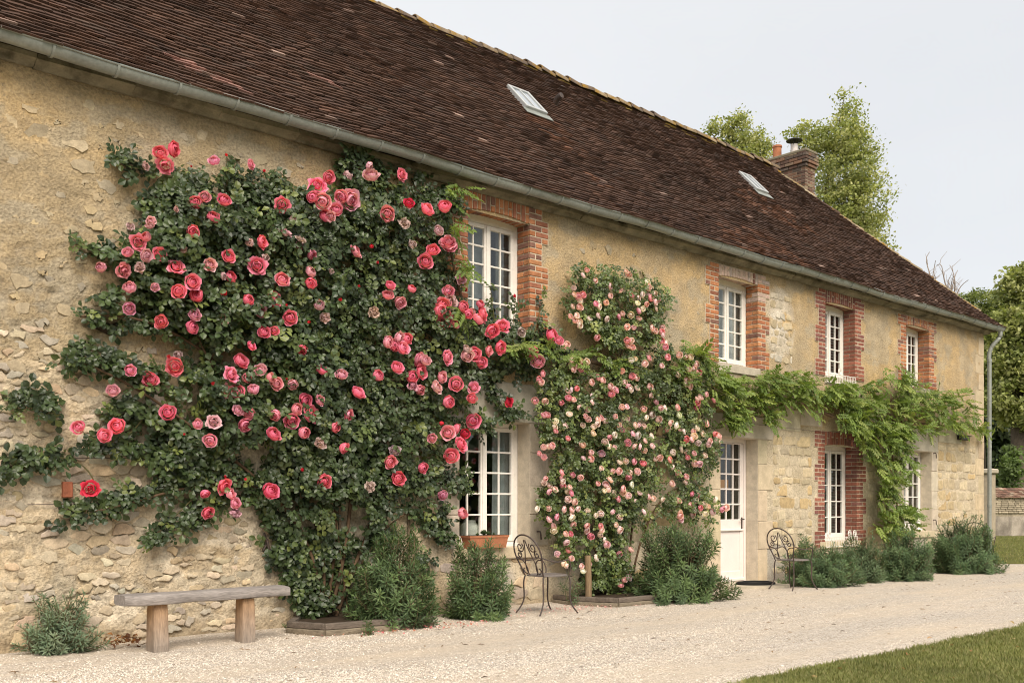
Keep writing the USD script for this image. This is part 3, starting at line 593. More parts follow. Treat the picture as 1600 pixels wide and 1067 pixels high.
for w_, o in ((wins[2], OPEN[2]), (wins[3], OPEN[3]), (wins[5], OPEN[6])):            # slatted blinds, half closed
    zz = o[2] + 0.1
    mb = MB()
    while zz < o[3]:
        v, f = box(o[0] + .03, o[1] - .03, -0.022, 0.022, -0.0015, 0.0015); v = v @ rotm([1, 0, 0], 1.0).T + [0, 0.36, zz]; mb.add((v, f)); zz += 0.05
    mb.build('blind', mat('dark_blind', color=(0.13, 0.125, 0.12), tone=False, rough=0.8, spec=0.2, bump=0.0), w_)

# door
x0, x1, z0, z1 = OPEN[5]; y = 0.225
m = MB(); m.add(cbox(x0 - .02, x0 + .05, y, y + .08, .02, z1 + .02)).add(cbox(x1 - .05, x1 + .02, y, y + .08, .02, z1 + .02)).add(cbox(x0 + .05, x1 - .05, y, y + .08, z1 - .06, z1 + .02))
door = m.build('door', M_door, house)
a, b, c, d = x0 + .055, x1 - .055, 0.045, z1 - .065; gz0, gz1 = W(1150, 811, y)[1], W(1150, 694, y)[1]
st = 0.085; yy = y + .01
for q in ((a, a + st, c, d), (b - st, b, c, d)): obj('stile', cbox(*q[:2], yy, yy + .045, *q[2:], .004), M_door, door)
for q in ((gz1, d), (gz0 - .17, gz0), (c, c + .16)): obj('rail', cbox(a + st, b - st, yy + .001, yy + .044, *q, .004), M_door, door)
obj('lower_panel', cbox(a + st - .004, b - st + .004, yy + .014, yy + .034, c + .15, gz0 - .16, .006), M_door, door)
obj('weather_moulding', cbox(a + .02, b - .02, yy - .022, yy - .001, gz0 - .185, gz0 - .155, .008), M_door, door)
obj('bottom_moulding', cbox(a + .01, b - .01, yy - .03, yy - .001, c + .0, c + .05, .01), M_door, door)
ia, ib = a + st, b - st
for k in range(1, 4):
    xm = ia + (ib - ia) * k / 4; obj('glazing_bar', cbox(xm - .012, xm + .012, yy + .006, yy + .036, gz0, gz1, .004), M_door, door)
for k in range(1, 5):
    zm = gz0 + (gz1 - gz0) * k / 5; obj('glazing_bar', cbox(ia, ib, yy + .008, yy + .034, zm - .012, zm + .012, .004), M_door, door)
for p in range(4):
    for q in range(5): obj('pane', quadpane(ia + (ib - ia) * p / 4 + .008, ia + (ib - ia) * (p + 1) / 4 - .008, gz0 + (gz1 - gz0) * q / 5 + .008, gz0 + (gz1 - gz0) * (q + 1) / 5 - .008, yy + .02), M_glass, door)
hm = MB(); hxx = b - .045; hm.add(cbox(hxx - .018, hxx + .018, yy - .006, yy + .001, gz0 - .16, gz0 + .03)).add(tube([(hxx, yy, gz0), (hxx, yy - .05, gz0), (hxx - .02, yy - .055, gz0), (hxx - .11, yy - .055, gz0 - .005)], .009, 8)).add(tube([(hxx, yy - .012, gz0 - .13), (hxx, yy - .002, gz0 - .13)], .012, 8))
hm.build('handle', M_iron, door)
th = np.linspace(math.pi, 2 * math.pi, 24); pl = Polygon([(x0 - .1, 0.2)] + [(13.22 + .72 * math.cos(q), -0.02 + .78 * math.sin(q)) for q in th] + [(x1 + .1, 0.2)])
pm = trimesh.creation.extrude_polygon(pl, 0.055, engine='earcut'); obj('doorstep', (pm.vertices + [0, 0, -.012], pm.faces), M_ashlar, house, col=(0.42, 0.37, 0.29))

# cornice, gutter, downpipe ---------------------------------------
cx_ = np.arange(XL - .4, XR + 0.05, 0.85); mb = None
for q, e in zip(cx_, np.r_[cx_[1:], XR + 0.18]):
    g = .0008; y_out = -0.125 + RNG.normal() * .006
    prof = np.array([[0.1, 5.035], [-0.03, 5.035], [-0.05, 5.045], [y_out + .04, 5.07], [y_out, 5.085], [y_out, 5.13], [0.1, 5.13]]) - [0, .012]; n = len(prof)
    v = np.vstack([np.column_stack([np.full(n, q + g), prof]), np.column_stack([np.full(n, e - g), prof])]); v += RNG.normal(size=v.shape) * .004
    kk = np.arange(n); f = np.vstack([np.stack([kk, (kk + 1) % n, (kk + 1) % n + n], -1), np.stack([kk, (kk + 1) % n + n, kk + n], -1), [[0, i + 1, i] for i in range(1, n - 1)], [[n, n + i, n + i + 1] for i in range(1, n - 1)]])
    obj('cornice_stone', (v, f), mat('cornice', rough=.95, spec=.1, var=.3, scale=5.0, fine=60.0, bump=.6, bdist=.008, tint2=((0.05, 0.045, 0.03), 2.6, .5, .7)), house, col=np.array([0.215, 0.19, 0.14]) * RNG.uniform(.8, 1.15))
GY, GZ, GR = -0.255, 5.15, 0.078
def gut_profile(r, n=14): th = np.linspace(math.pi, 2 * math.pi, n); return np.stack([GY + r * np.cos(th), GZ + r * np.sin(th)], -1)
po, pi_ = gut_profile(GR), gut_profile(GR - .006)[::-1]; prof = np.vstack([po, pi_]); n = len(prof)
gxs = np.linspace(XL - .4, XR + .33, 60); sag = 0.008 * np.sin(gxs * 1.3) + 0.006 * np.sin(gxs * 3.1)
v = np.concatenate([np.column_stack([np.full(n, q), prof[:, 0], prof[:, 1] + s_]) for q, s_ in zip(gxs, sag)])
i, j = np.meshgrid(np.arange(len(gxs) - 1), np.arange(n), indexing='ij'); f = np.stack([i * n + j, (i + 1) * n + j, (i + 1) * n + (j + 1) % n, i * n + (j + 1) % n], -1).reshape(-1, 4)
gut = obj('gutter', (v, f), M_zinc, house, smooth=50)
endv = np.vstack([po, [[GY, GZ]]]); k = len(po)
obj('gutter_end', (np.column_stack([np.full(k + 1, XR + .331), endv + [0, sag[-1]]]), np.array([[k, q, q + 1] for q in range(k - 1)])), M_zinc, gut)
obj('gutter_lip', tube([(q, GY - GR - .002, GZ + s_) for q, s_ in zip(gxs, sag)], 0.0125, 8), M_zinc, gut, smooth=True)
xq = XL
while xq < XR + .2:
    s_ = 0.008 * math.sin(xq * 1.3) + 0.006 * math.sin(xq * 3.1)
    pr = gut_profile(GR + .011, 12); w = .011
    v = np.vstack([np.column_stack([np.full(12, xq - w), pr[:, 0], pr[:, 1] + s_]), np.column_stack([np.full(12, xq + w), pr[:, 0], pr[:, 1] + s_]), np.column_stack([np.full(12, xq - w), gut_profile(GR)[:12, 0] * 0 + (pr[:, 0] - GY) * .9 + GY, (pr[:, 1] - GZ) * .9 + GZ + s_]), np.column_stack([np.full(12, xq + w), (pr[:, 0] - GY) * .9 + GY, (pr[:, 1] - GZ) * .9 + GZ + s_])])
    q = np.arange(11); f = np.vstack([np.stack([q, q + 1, q + 13, q + 12], -1), np.stack([q, q + 24, q + 25, q + 1], -1), np.stack([q + 12, q + 13, q + 37, q + 36], -1)])
    obj('bracket', (v, f), M_zinc, gut, smooth=50); xq += 0.56 + RNG.normal() * .015
dpx = XR + 0.14
dp = obj('downpipe', tube(smooth_path([(XR + .24, GY, 5.08), (XR + .24, GY + .01, 4.95), (dpx + .03, -0.13, 4.78), (dpx, -0.075, 4.64), (dpx, -0.07, 4.4)], 20).tolist() + [(dpx, -.07, 3), (dpx, -.07, 1.5), (dpx, -.07, 0.0)], 0.043, 14), M_zinc, house, smooth=50)
for q in (4.45, 2.55, 1.25): obj('pipe_collar', tube([(dpx, -.07, q - .03), (dpx, -.07, q + .03)], .049, 14), M_zinc, dp, smooth=50)

# roof -------------------------------------------------------------
EY, EZ, RY = -0.30, 5.125, 3.05
SL = 1.05; RZ = EZ + SL * (RY - EY); S_LEN = math.hypot(RY - EY, RZ - EZ)
EXR = XR + 0.34; RXR = 18.7
def roofp(x, s, lift=0.0):                       # s: metres up the slope
    u = np.asarray(s) / S_LEN; x = np.asarray(x)
    sagg = 0.035 * (meshkit.fbm(np.stack([x * 0.45, np.asarray(s) * 0.5 + 0 * x, 0 * x], -1), 3, 31) - 0.5) * 2
    flare = 0.03 * np.clip(1 - np.asarray(s) / 0.7, 0, 1) ** 2
    h = lift + sagg + flare
    ny, nz_ = -SL / math.hypot(1, SL), 1 / math.hypot(1, SL)
    return np.stack([x + 0 * u, EY + (RY - EY) * u + ny * h, EZ + (RZ - EZ) * u + nz_ * h], -1)
def hipx(s): return EXR - (EXR - RXR) * np.asarray(s) / S_LEN
v = [(XL - .4, EY, EZ - .03), (EXR, EY, EZ - .03), (RXR, RY, RZ - .09), (XL - .4, RY, RZ - .09), (EXR, 2 * RY - EY, EZ - .06), (XL - .4, 2 * RY - EY, EZ - .06)]
roof = obj('roof', (np.array(v), np.array([[0, 1, 2], [0, 2, 3], [1, 4, 2], [3, 2, 4], [3, 4, 5], [0, 3, 5]])), M_tile, house, col=(0.07, 0.04, 0.03))
def roof_at(px, py, lift=0.0):                   # picture point -> (x, s)
    d = ray(px, py); ez = EZ + lift
    t = (ez - EYE + SL * (DIST - 0) * 0 + SL * (-DIST - EY) ) / (d[2] - SL * d[1])
    y_ = d[1] * t - DIST
    return d[0] * t, (y_ - EY) / (RY - EY) * S_LEN
ex, tw = 0.079, 0.162
pink = [(roof_at(px, py), r) for px, py, r in ((250, 78, .20), (275, 92, .22), (300, 108, .25), (322, 118, .30), (345, 128, .25), (362, 142, .15), (300, 125, .2), (508, 112, .12), (500, 128, .16), (516, 138, .12))]
rusty = [(roof_at(px, py), r) for px, py, r in ((868, 205, .35), (900, 235, .3), (860, 200, .25), (1210, 330, .6), (1240, 350, .5), (1180, 320, .4), (1210, 400, .7), (1165, 385, .5), (930, 285, .18))]
TILES = []
tile_cols = np.array([[0.076, 0.042, 0.029], [0.069, 0.039, 0.028], [0.081, 0.045, 0.031], [0.063, 0.037, 0.028], [0.087, 0.046, 0.031], [0.070, 0.045, 0.034]])
rows = int(S_LEN / ex)
Tv, Tc = [], []
for r in range(rows + 1):
    s0 = r * ex - 0.02; xs = np.arange(XL - .3 + (r % 2) * tw / 2, float(hipx(max(s0, 0))) - 0.03, tw); n = len(xs)
    if n == 0: continue
    x0_, x1_ = xs + .0025 + RNG.normal(size=n) * .0015, np.minimum(xs + tw - .0025, float(hipx(max(s0, 0))) + .01)
    so = s0 + RNG.normal(size=n) * .004 + 0.008 * (meshkit.fbm(np.stack([xs * 1.5, xs * 0 + r * .3, xs * 0], -1), 2, 9) - .5) * 2
    lo = 0.030 + RNG.random(n) * .010; hi = 0.002; th_ = 0.020; tilt = RNG.normal(size=n) * .003; ln = ex + .055
    P = [roofp(x0_, so, lo + tilt), roofp(x1_, so, lo - tilt), roofp(x1_, np.minimum(so + ln, S_LEN), hi - tilt), roofp(x0_, np.minimum(so + ln, S_LEN), hi + tilt), roofp(x0_, so, lo + tilt - th_), roofp(x1_, so, lo - tilt - th_), roofp(x1_, np.minimum(so + ln, S_LEN), hi - th_), roofp(x0_, np.minimum(so + ln, S_LEN), hi - th_)]
    Tv.append(np.stack(P, 1))
    c = tile_cols[RNG.choice(6, n, p=[.3, .22, .2, .14, .06, .08])] * RNG.uniform(.84, 1.18, (n, 1)) * (.72 + .56 * meshkit.fbm(np.stack([xs * .8, xs * 0 + s0 * .9, xs * 0], -1), 3, 77))[:, None]
    cxs = xs + tw / 2
    for (q, rad) in pink:
        hit = (np.hypot((cxs - q[0]) * .8, (so - q[1]) * 2.2) < rad) & (RNG.random(n) < .34); c[hit] = np.array([0.30, 0.165, 0.135]) * RNG.uniform(.7, 1.1, (hit.sum(), 1))
    for (q, rad) in rusty:
        hit = (np.hypot((cxs - q[0]) * .7, (so - q[1])) < rad) & (RNG.random(n) < .38); c[hit] = np.array([0.115, 0.056, 0.034]) * RNG.uniform(.75, 1.2, (hit.sum(), 1))
    sp = RNG.random(n) < .006; c[sp] = np.array([0.32, 0.22, 0.18]) * RNG.uniform(.7, 1.1, (sp.sum(), 1))
    lich = (RNG.random(n) < .35 * np.clip((so - S_LEN + .35) / .35, 0, 1)); c[lich] = np.array([0.24, 0.165, 0.045])
    Tc.append(c)
Tv, Tc = np.concatenate(Tv), np.concatenate(Tc)
TF = np.array([[0, 1, 2, 3], [4, 5, 1, 0], [0, 3, 7, 4], [1, 5, 6, 2]])
cen = Tv.mean(1); sc_ = FPX / (cen[:, 0] * CT + (cen[:, 1] + DIST) * ST); ppx = CX + sc_ * (cen[:, 0] * ST - (cen[:, 1] + DIST) * CT); ppy = HY - sc_ * (cen[:, 2] - EYE)
vis = (ppx > 5) & (ppx < 1600) & (ppy > 5); order = np.argsort(-np.where(vis, sc_, 0)); first = set(order[:300].tolist())
for k in order[:300]: obj('tile', (Tv[k], TF), M_tile, roof, col=Tc[k])
rest_i = np.array([k for k in range(len(Tv)) if k not in first])
tag(obj('tiles', (Tv[rest_i].reshape(-1, 3), (TF[None] + (np.arange(len(rest_i)) * 8)[:, None, None]).reshape(-1, 4)), M_tile, roof, col=np.repeat(Tc[rest_i], 8, 0)), kind='stuff')
# hip end and rear slopes: coarse courses of the same tiles
for sgn, pts in ((1, ((EXR, EY, EZ), (EXR, 2 * RY - EY, EZ), (RXR, RY, RZ))),):
    A, B, Ctop = map(np.array, pts); mb = MB(); n = 50
    for r in range(n):
        u0, u1 = r / n, (r + 1) / n; p0, p1 = A + (Ctop - A) * u0, B + (Ctop - B) * u0; q0, q1 = A + (Ctop - A) * u1, B + (Ctop - B) * u1
        m_ = max(1, int(np.linalg.norm(p1 - p0) / 0.3)); lift = np.array([0.018, 0, 0.02])
        for e in range(m_):
            a_, b_ = e / m_ + .004, (e + 1) / m_ - .004
            vv = np.array([p0 + (p1 - p0) * a_ + lift, p0 + (p1 - p0) * b_ + lift, q0 + (q1 - q0) * b_, q0 + (q1 - q0) * a_, p0 + (p1 - p0) * a_ - [0, 0, .01], p0 + (p1 - p0) * b_ - [0, 0, .01]])
            mb.add((vv, np.array([[0, 1, 2, 3], [4, 5, 1, 0]])), tile_cols[RNG.integers(6)] * RNG.uniform(.8, 1.25))
    tag(mb.build('hip_slope_tiles', M_tile, roof), kind='stuff')
M_ridge = mat('ridge_tile', rough=.95, spec=.1, var=.3, scale=9.0, fine=50.0, bump=.6, bdist=.01, tint2=((0.25, 0.15, 0.035), 5.5, .52, .62))
def saddle(p0, p1, r, over=1.0):
    p0, p1 = np.array(p0, float), np.array(p1, float); t = (p1 - p0) / np.linalg.norm(p1 - p0); up = np.array([0, 0, 1.0]); sd = np.cross(t, up); sd /= np.linalg.norm(sd); u2 = np.cross(sd, t)
    th = np.linspace(-.15, math.pi + .15, 9); rows_ = []
    for k, (p, rr) in enumerate(((p0, r * over), (p1, r), (p1, r * .85), (p0, r * over * .85))): rows_.append(p + np.outer(np.cos(th) * rr, sd) + np.outer(np.sin(th) * rr * .8, u2))
    v = np.vstack(rows_); q = np.arange(8); f = np.vstack([np.stack([q + 9 * a, q + 1 + 9 * a, q + 1 + 9 * ((a + 1) % 4), q + 9 * ((a + 1) % 4)], -1) for a in range(4)])
    return v, f
xq = XL - .4
while xq < RXR + .1:
    z_ = RZ - .03 + .035 * (float(meshkit.fbm(np.array([[xq * .4, 0, 0]]), 3, 14)[0]) - .5) * 2
    c = [(0.16, 0.12, 0.085), (0.21, 0.16, 0.11), (0.25, 0.19, 0.12), (0.13, 0.10, 0.08)][RNG.integers(4)]
    v, f = saddle((xq, RY, z_ + .012 + RNG.normal() * .012), (xq + .345, RY, z_ + RNG.normal() * .008), .105, 1.16)
    obj('ridge_tile', (v, f), M_ridge, roof, col=c, smooth=40); xq += .33
h0, h1 = np.array([EXR - .03, EY + .02, EZ + .02]), np.array([RXR, RY, RZ]); L_ = np.linalg.norm(h1 - h0); n = int(L_ / .3)
for k in range(n):
    a_, b_ = h0 + (h1 - h0) * k / n, h0 + (h1 - h0) * (k + 1.05) / n; g = .01 * RNG.normal()
    obj('hip_tile', saddle(a_ + [0, 0, .02 + g - 0.02], b_ + [0, 0, g - 0.02], .055, 1.15), M_ridge, roof, col=[(0.33, 0.27, 0.19), (0.24, 0.19, 0.13), (0.28, 0.22, 0.15), (0.10, 0.065, 0.05)][RNG.integers(4)], smooth=40)

# skylights and vent
def skylight(c1, c2, w, l):
    x_, s_ = roof_at(*c1); sk = MB(); nrm = np.array([0, -SL, 1]) / math.hypot(1, SL); up = np.array([0, 1, SL]) / math.hypot(1, SL); O = roofp(np.array([x_]), np.array([s_]))[0]
    def pl(a0, a1, b0, b1, h0, h1, bev=.006):
        v, f = cbox(a0, a1, b0, b1, h0, h1, bev); return O + np.outer(v[:, 0], [1, 0, 0]) + np.outer(v[:, 1], up) + np.outer(v[:, 2], nrm), f
    fwd = .05
    for q in ((-w / 2, -w / 2 + fwd, -l / 2, l / 2), (w / 2 - fwd, w / 2, -l / 2, l / 2), (-w / 2 + fwd, w / 2 - fwd, l / 2 - fwd, l / 2), (-w / 2 + fwd, w / 2 - fwd, -l / 2, -l / 2 + fwd)): sk.add(pl(*q, .0, .075))
    p = sk.build('skylight', mat('skylight_frame', color=(0.42, 0.43, 0.43), tone=False, rough=.45, spec=.5, bump=0.0, var=.05, metallic=.3), roof)
    obj('pane', pl(-w / 2 + fwd, w / 2 - fwd, -l / 2 + fwd, l / 2 - fwd, .045, .056, .002), mat('skylight_glass', color=(0.30, 0.34, 0.38), tone=False, rough=.06, spec=1.0, bump=0.0, var=.02, coat=1.0), p)
    obj('centre_bar', pl(-.012, .012, -l / 2 + fwd, l / 2 - fwd, .05, .074, .004), mat('skylight_frame'), p)
    obj('flashing', pl(-w / 2 - .05, w / 2 + .05, -l / 2 - .14, -l / 2, .026, .036, .002), M_zinc, p)
skylight((821, 161), None, .44, .62); skylight((1175, 289), None, .40, .60)
x_, s_ = roof_at(866, 166); O = roofp(np.array([x_]), np.array([s_]))[0]
obj('roof_vent', tube([O, O + [0, -.06, .09], O + [0, -.16, .12]], [.04, .052, .048], 10), M_iron, roof, smooth=50)

# chimney
CXc, CY0, CY1, CZT = 19.5, 2.62, 3.58, 9.06
ch = MB(); ch.add(box(CXc + .008, CXc + .392, CY0 + .008, CY1 - .008, 7.2, CZT - .03), (0.27, 0.225, 0.17)); ch = ch.build('chimney', M_mortar, house)
mb = MB(); pal_ch = [(0.15, 0.085, 0.062), (0.18, 0.105, 0.07), (0.12, 0.075, 0.058), (0.20, 0.14, 0.10), (0.11, 0.085, 0.07), (0.24, 0.185, 0.12)]
zz, k = 7.25, 0
while zz < CZT - .01:
    out = .0 if zz < CZT - .40 else (.03 if zz < CZT - .30 else (.06 if zz < CZT - .12 else .03)); hh = .062
    xa, xb, ya, yb = CXc - out, CXc + .40 + out, CY0 - out, CY1 + out
    def row(lo, hi, off):
        e = [lo] + list(np.arange(lo + off, hi - .06, .22)) + [hi]; return zip(e[:-1], e[1:])
    for a_, b_ in row(ya, yb, .11 if k % 2 else .22):
        for xs_ in ((xa, xa + .1), (xb - .1, xb)): mb.add(cbox(xs_[0] + RNG.normal() * .004, xs_[1] + RNG.normal() * .004, a_ + .005, b_ - .005, zz, zz + hh, .006), np.array(pal_ch[RNG.integers(6)]) * RNG.uniform(.8, 1.2))
    for a_, b_ in row(xa + .1, xb - .1, .11 if k % 2 else .22):
        for ys_ in ((ya, ya + .1), (yb - .1, yb)): mb.add(cbox(a_ + .005, b_ - .005, ys_[0] + RNG.normal() * .004, ys_[1], zz, zz + hh, .006), np.array(pal_ch[RNG.integers(6)]) * RNG.uniform(.8, 1.2))
    zz += .073; k += 1
tag(mb.build('bricks', M_brick, ch), kind='stuff')
obj('cap', cbox(CXc - .045, CXc + .445, CY0 - .045, CY1 + .045, CZT - .035, CZT + .03, .02), M_mortar, ch, col=(0.20, 0.175, 0.125))
v, f = lathe([(0.10, 0), (0.095, .28), (0.11, .29), (0.105, .33), (0.07, .33), (.07, .0)], 16); obj('chimney_pot', (v + [CXc + .2, CY1 - .12, CZT + .02], f), M_terra, ch, smooth=40)
v, f = lathe([(0.085, 0), (0.08, .26), (.07, .26)], 16); fl_ = obj('flue', (v + [CXc + .23, CY0 + .42, CZT + .02], f), mat('pale_flue', color=(0.5, 0.46, 0.44), tone=False, bump=0.1), ch, smooth=40)
mb = MB(); v, f = lathe([(0.0, .42), (0.08, .39), (0.18, .345), (0.18, .335), (0.0, .37)], 20); mb.add((v + [CXc + .23, CY0 + .42, CZT + .02], f))
for q in range(4): mb.add(tube([(CXc + .23 + .076 * math.cos(q * 1.57 + .4), CY0 + .42 + .076 * math.sin(q * 1.57 + .4), CZT + zq) for zq in (.25, .39)], .008, 5))
mb.build('cowl', M_black, ch)

# ironwork on the wall
def railing(x0, x1, z0, h, rings, y=-0.03):
    m = MB()
    for zq in (z0, z0 + h * .68): m.add(tube([(x0, y, zq), (x1, y, zq)], .007, 6))
    n = int((x1 - x0) / .055)
    for k in range(n + 1): q = x0 + (x1 - x0) * k / n; m.add(tube([(q, y, z0), (q, y, z0 + h * .68)], .0055, 5))
    for q in rings:
        for rr in (.055, .03): m.add(tube([(q + rr * math.cos(t), y - .004, z0 + h * .68 + .06 + rr * math.sin(t)) for t in np.linspace(0, 6.3, 15)], .007, 5))
    m.add(tube([(x0, y, z0), (x0, y + .12, z0)], .006, 5)).add(tube([(x1, y, z0), (x1, y + .12, z0)], .006, 5))
    m.build('window_railing', M_white, house)
railing(OPEN[6][0] + .01, OPEN[6][1] - .01, .53, .24, (OPEN[6][0] + .1, OPEN[6][1] - .12, OPEN[6][1] - .30)); railing(OPEN[2][0] + .02, OPEN[2][1] - .02, 3.42, .22, (OPEN[2][0] + .45,))
def hook(px, py, up=False):
    x_, z_ = W(px, py); m = MB()
    m.add(tube([(x_, .02, z_), (x_, -.07, z_), (x_ + .005, -.075, z_ + (.05 if up else -.03)), (x_ + .02, -.07, z_ + (.055 if up else -.10))], .011, 6)); m.build('shutter_hook', M_iron, house)
for q in ((836, 668), (838, 830), (1457, 708), (1457, 812), (412, 842)): hook(*q)
x_, z_ = W(412, 845); obj('tie_iron', tube([(x_, -.01, z_ + .08), (x_, -.035, z_ + .04), (x_ + .01, -.035, z_ - .04), (x_ - .02, -.03, z_ - .09)], .013, 6), M_iron, house)
x_, z_ = W(1502, 684); m = MB(); m.add(cbox(x_ - .23, x_ + .20, -.10, .0, z_ - .05, z_ + .03, .015)).add(cbox(x_ - .25, x_ + .22, -.13, .0, z_ + .03, z_ + .045, .004)); m.build('wall_lamp', M_black, house)
m = MB()
for (a_, b_) in (((40, 788), (210, 785)), ((60, 716), (240, 716)), ((1150, 660), (1290, 676))):
    p0, p1 = W(*a_), W(*b_); m.add(tube([(p0[0], -.045, p0[1]), (p1[0], -.045, p1[1])], .0035, 5))
m.build('training_wire', M_iron, house)
#@@PLANTS@@
# ------------------------------------------------------------------ climbers
def leaflet(w=0.32, fold=0.10, droop=0.16):
    v = np.array([[0, 0, 0], [-w, 0.45, fold], [0, 0.5, 0], [w, 0.45, fold], [0, 1, -droop], [-w * .75, .78, fold * .5 - droop * .4], [w * .75, .78, fold * .5 - droop * .4]], float)
    return v, np.array([[0, 2, 1], [1, 2, 5], [5, 2, 4], [0, 3, 2], [3, 6, 2], [6, 4, 2]])
def compound(n_pairs, size, spread, w, step, start, curl=0.0):
    lv, lf = leaflet(w); vs, fs, k = [], [], 0
    for i in range(n_pairs * 2 + 1):
        if i == n_pairs * 2: ang, at = 0.0, start + n_pairs * step
        else: ang, at = (1 if i % 2 else -1) * spread * (1 - 0.25 * (i // 2) / max(1, n_pairs)), start + (i // 2) * step
        sz = size * (1.0 if i == n_pairs * 2 else 0.88)
        q = (lv * sz) @ rotm([0, 1, 0], RNG.normal() * .3).T @ rotm([0, 0, 1], ang).T + [0, at, -curl * at * at]
        vs.append(q); fs.append(lf + k); k += len(lv)
    return np.vstack(vs), np.vstack(fs)
def in_poly(pts, n, holes=()):
    P = Polygon(pts).buffer(0)
    for h in holes: P = P.difference(Polygon(h).buffer(0))
    x0, y0, x1, y1 = P.bounds; out = np.zeros((0, 2))
    while len(out) < n:
        q = np.stack([RNG.uniform(x0, x1, n * 2), RNG.uniform(y0, y1, n * 2)], -1); out = np.vstack([out, q[shapely.contains_xy(P, q[:, 0], q[:, 1])]])
    return out[:n]
def along(line, n, r):
    L = LineString(line); t = RNG.random(n); q = np.array([L.interpolate(a, normalized=True).coords[0] for a in t]); return q + RNG.normal(size=q.shape) * r * 0.55
def to_wall(p, y):
    d0 = FPX * CT + (p[:, 0] - CX) * ST; d1 = FPX * ST - (p[:, 0] - CX) * CT; t = (DIST + y) / d1
    return np.stack([d0 * t, y, EYE + (HY - p[:, 1]) * t], -1)
def foliage(temps, pos, out_bias, scale, cols, probs, up=0.35, jitter=0.55):
    mb = MB(); sel = RNG.integers(len(temps), size=len(pos))
    for k, (tv, tf) in enumerate(temps):
        p = pos[sel == k]; n = len(p)
        if not n: continue
        nrm = unit(n) * jitter + np.array([-0.15, -out_bias, up]); tone = np.array(cols)[RNG.choice(len(cols), n, p=probs)] * RNG.uniform(.72, 1.3, (n, 1)) * (.62 + .76 * meshkit.fbm(p * 2.2, 3, 91))[:, None]
        v, f, c = scatter(tv, tf, frames(nrm, RNG.uniform(0, 6.28, n)), p, scale * RNG.uniform(.6, 1.3, n), tone); mb.add((v, f), c)
    return mb
def bloom_mesh(rings, rows=3, ruffle=0.05):
    """a cabbage rose: petals lying on nested spheres round a closed heart, radius about 1, facing +z. rings: (petals, radius, polar angle of the rim in degrees, flare)"""
    vs, fs, ts, n0 = [], [], [], 0
    for ri, (cnt, r0, rim, flare) in enumerate(rings):
        for k in range(cnt):
            a0 = k * 2 * np.pi / cnt + ri * 1.1 + RNG.normal() * .10; wv = 2 * np.pi / cnt * RNG.uniform(1.25, 1.6); rm = math.radians(rim + RNG.normal() * 9); rr0 = r0 * RNG.uniform(.93, 1.06)
            for iu in range(rows + 1):
                u = iu / rows
                for iv in range(5):
                    vv = (iv / 4 - .5) * 2; th = math.radians(115) * (1 - u) + (rm + .16 * vv * vv) * u; a = a0 + vv * wv * .5 * (.5 + .5 * min(1, u * 1.6))
                    r = rr0 * (1 + flare * u ** 3 * (1.15 - .75 * abs(vv)) + .05 * vv) + ruffle * RNG.normal() * u * (.5 + r0)
                    vs.append([r * math.sin(th) * math.cos(a), r * math.sin(th) * math.sin(a), .82 * r * math.cos(th) - .25]); ts.append(min(1, .10 + .42 * ri / max(1, len(rings) - 1) + .48 * u ** 4))
            for iu in range(rows):
                for iv in range(4): a = n0 + iu * 5 + iv; fs.append([a, a + 1, a + 6, a + 5])
            n0 += (rows + 1) * 5
    return np.array(vs), np.array(fs), np.array(ts)
BIG = [bloom_mesh([(3, .33, 8, .0), (3, .46, 26, .06), (4, .63, 40, .16), (5, .80, 54, .30), (5, .86, 74, .42)], ruffle=RNG.uniform(.035, .075)) for _ in range(5)] + [bloom_mesh([(3, .38, 8, .0), (4, .56, 24, .08), (4, .74, 40, .16), (5, .80, 62, .22)], ruffle=.05) for _ in range(3)] + [bloom_mesh([(3, .30, 12, .0), (4, .45, 34, .1), (5, .62, 52, .25), (5, .80, 70, .40), (6, .84, 92, .5)], ruffle=.08) for _ in range(2)]
SMALL = [bloom_mesh([(3, .45, 12, .0), (4, .68, 36, .08), (5, .88, 58, .15), (5, .95, 78, .2)], rows=2, ruffle=.04) for _ in range(6)]
HUES = {'R': ((0.60, 0.04, 0.105), (0.88, 0.275, 0.39)), 'D': ((0.44, 0.010, 0.035), (0.70, 0.06, 0.13)), 'P': ((0.58, 0.075, 0.165), (0.86, 0.40, 0.50)), 'M': ((0.50, 0.12, 0.215), (0.78, 0.46, 0.53)), 'B': ((0.50, 0.012, 0.03), (0.72, 0.05, 0.08)), 'W': ((0.44, 0.22, 0.22), (0.60, 0.43, 0.44)),
        's': ((0.74, 0.35, 0.40), (0.87, 0.70, 0.71)), 't': ((0.68, 0.17, 0.27), (0.84, 0.48, 0.55)), 'u': ((0.80, 0.55, 0.54), (0.87, 0.77, 0.74))}
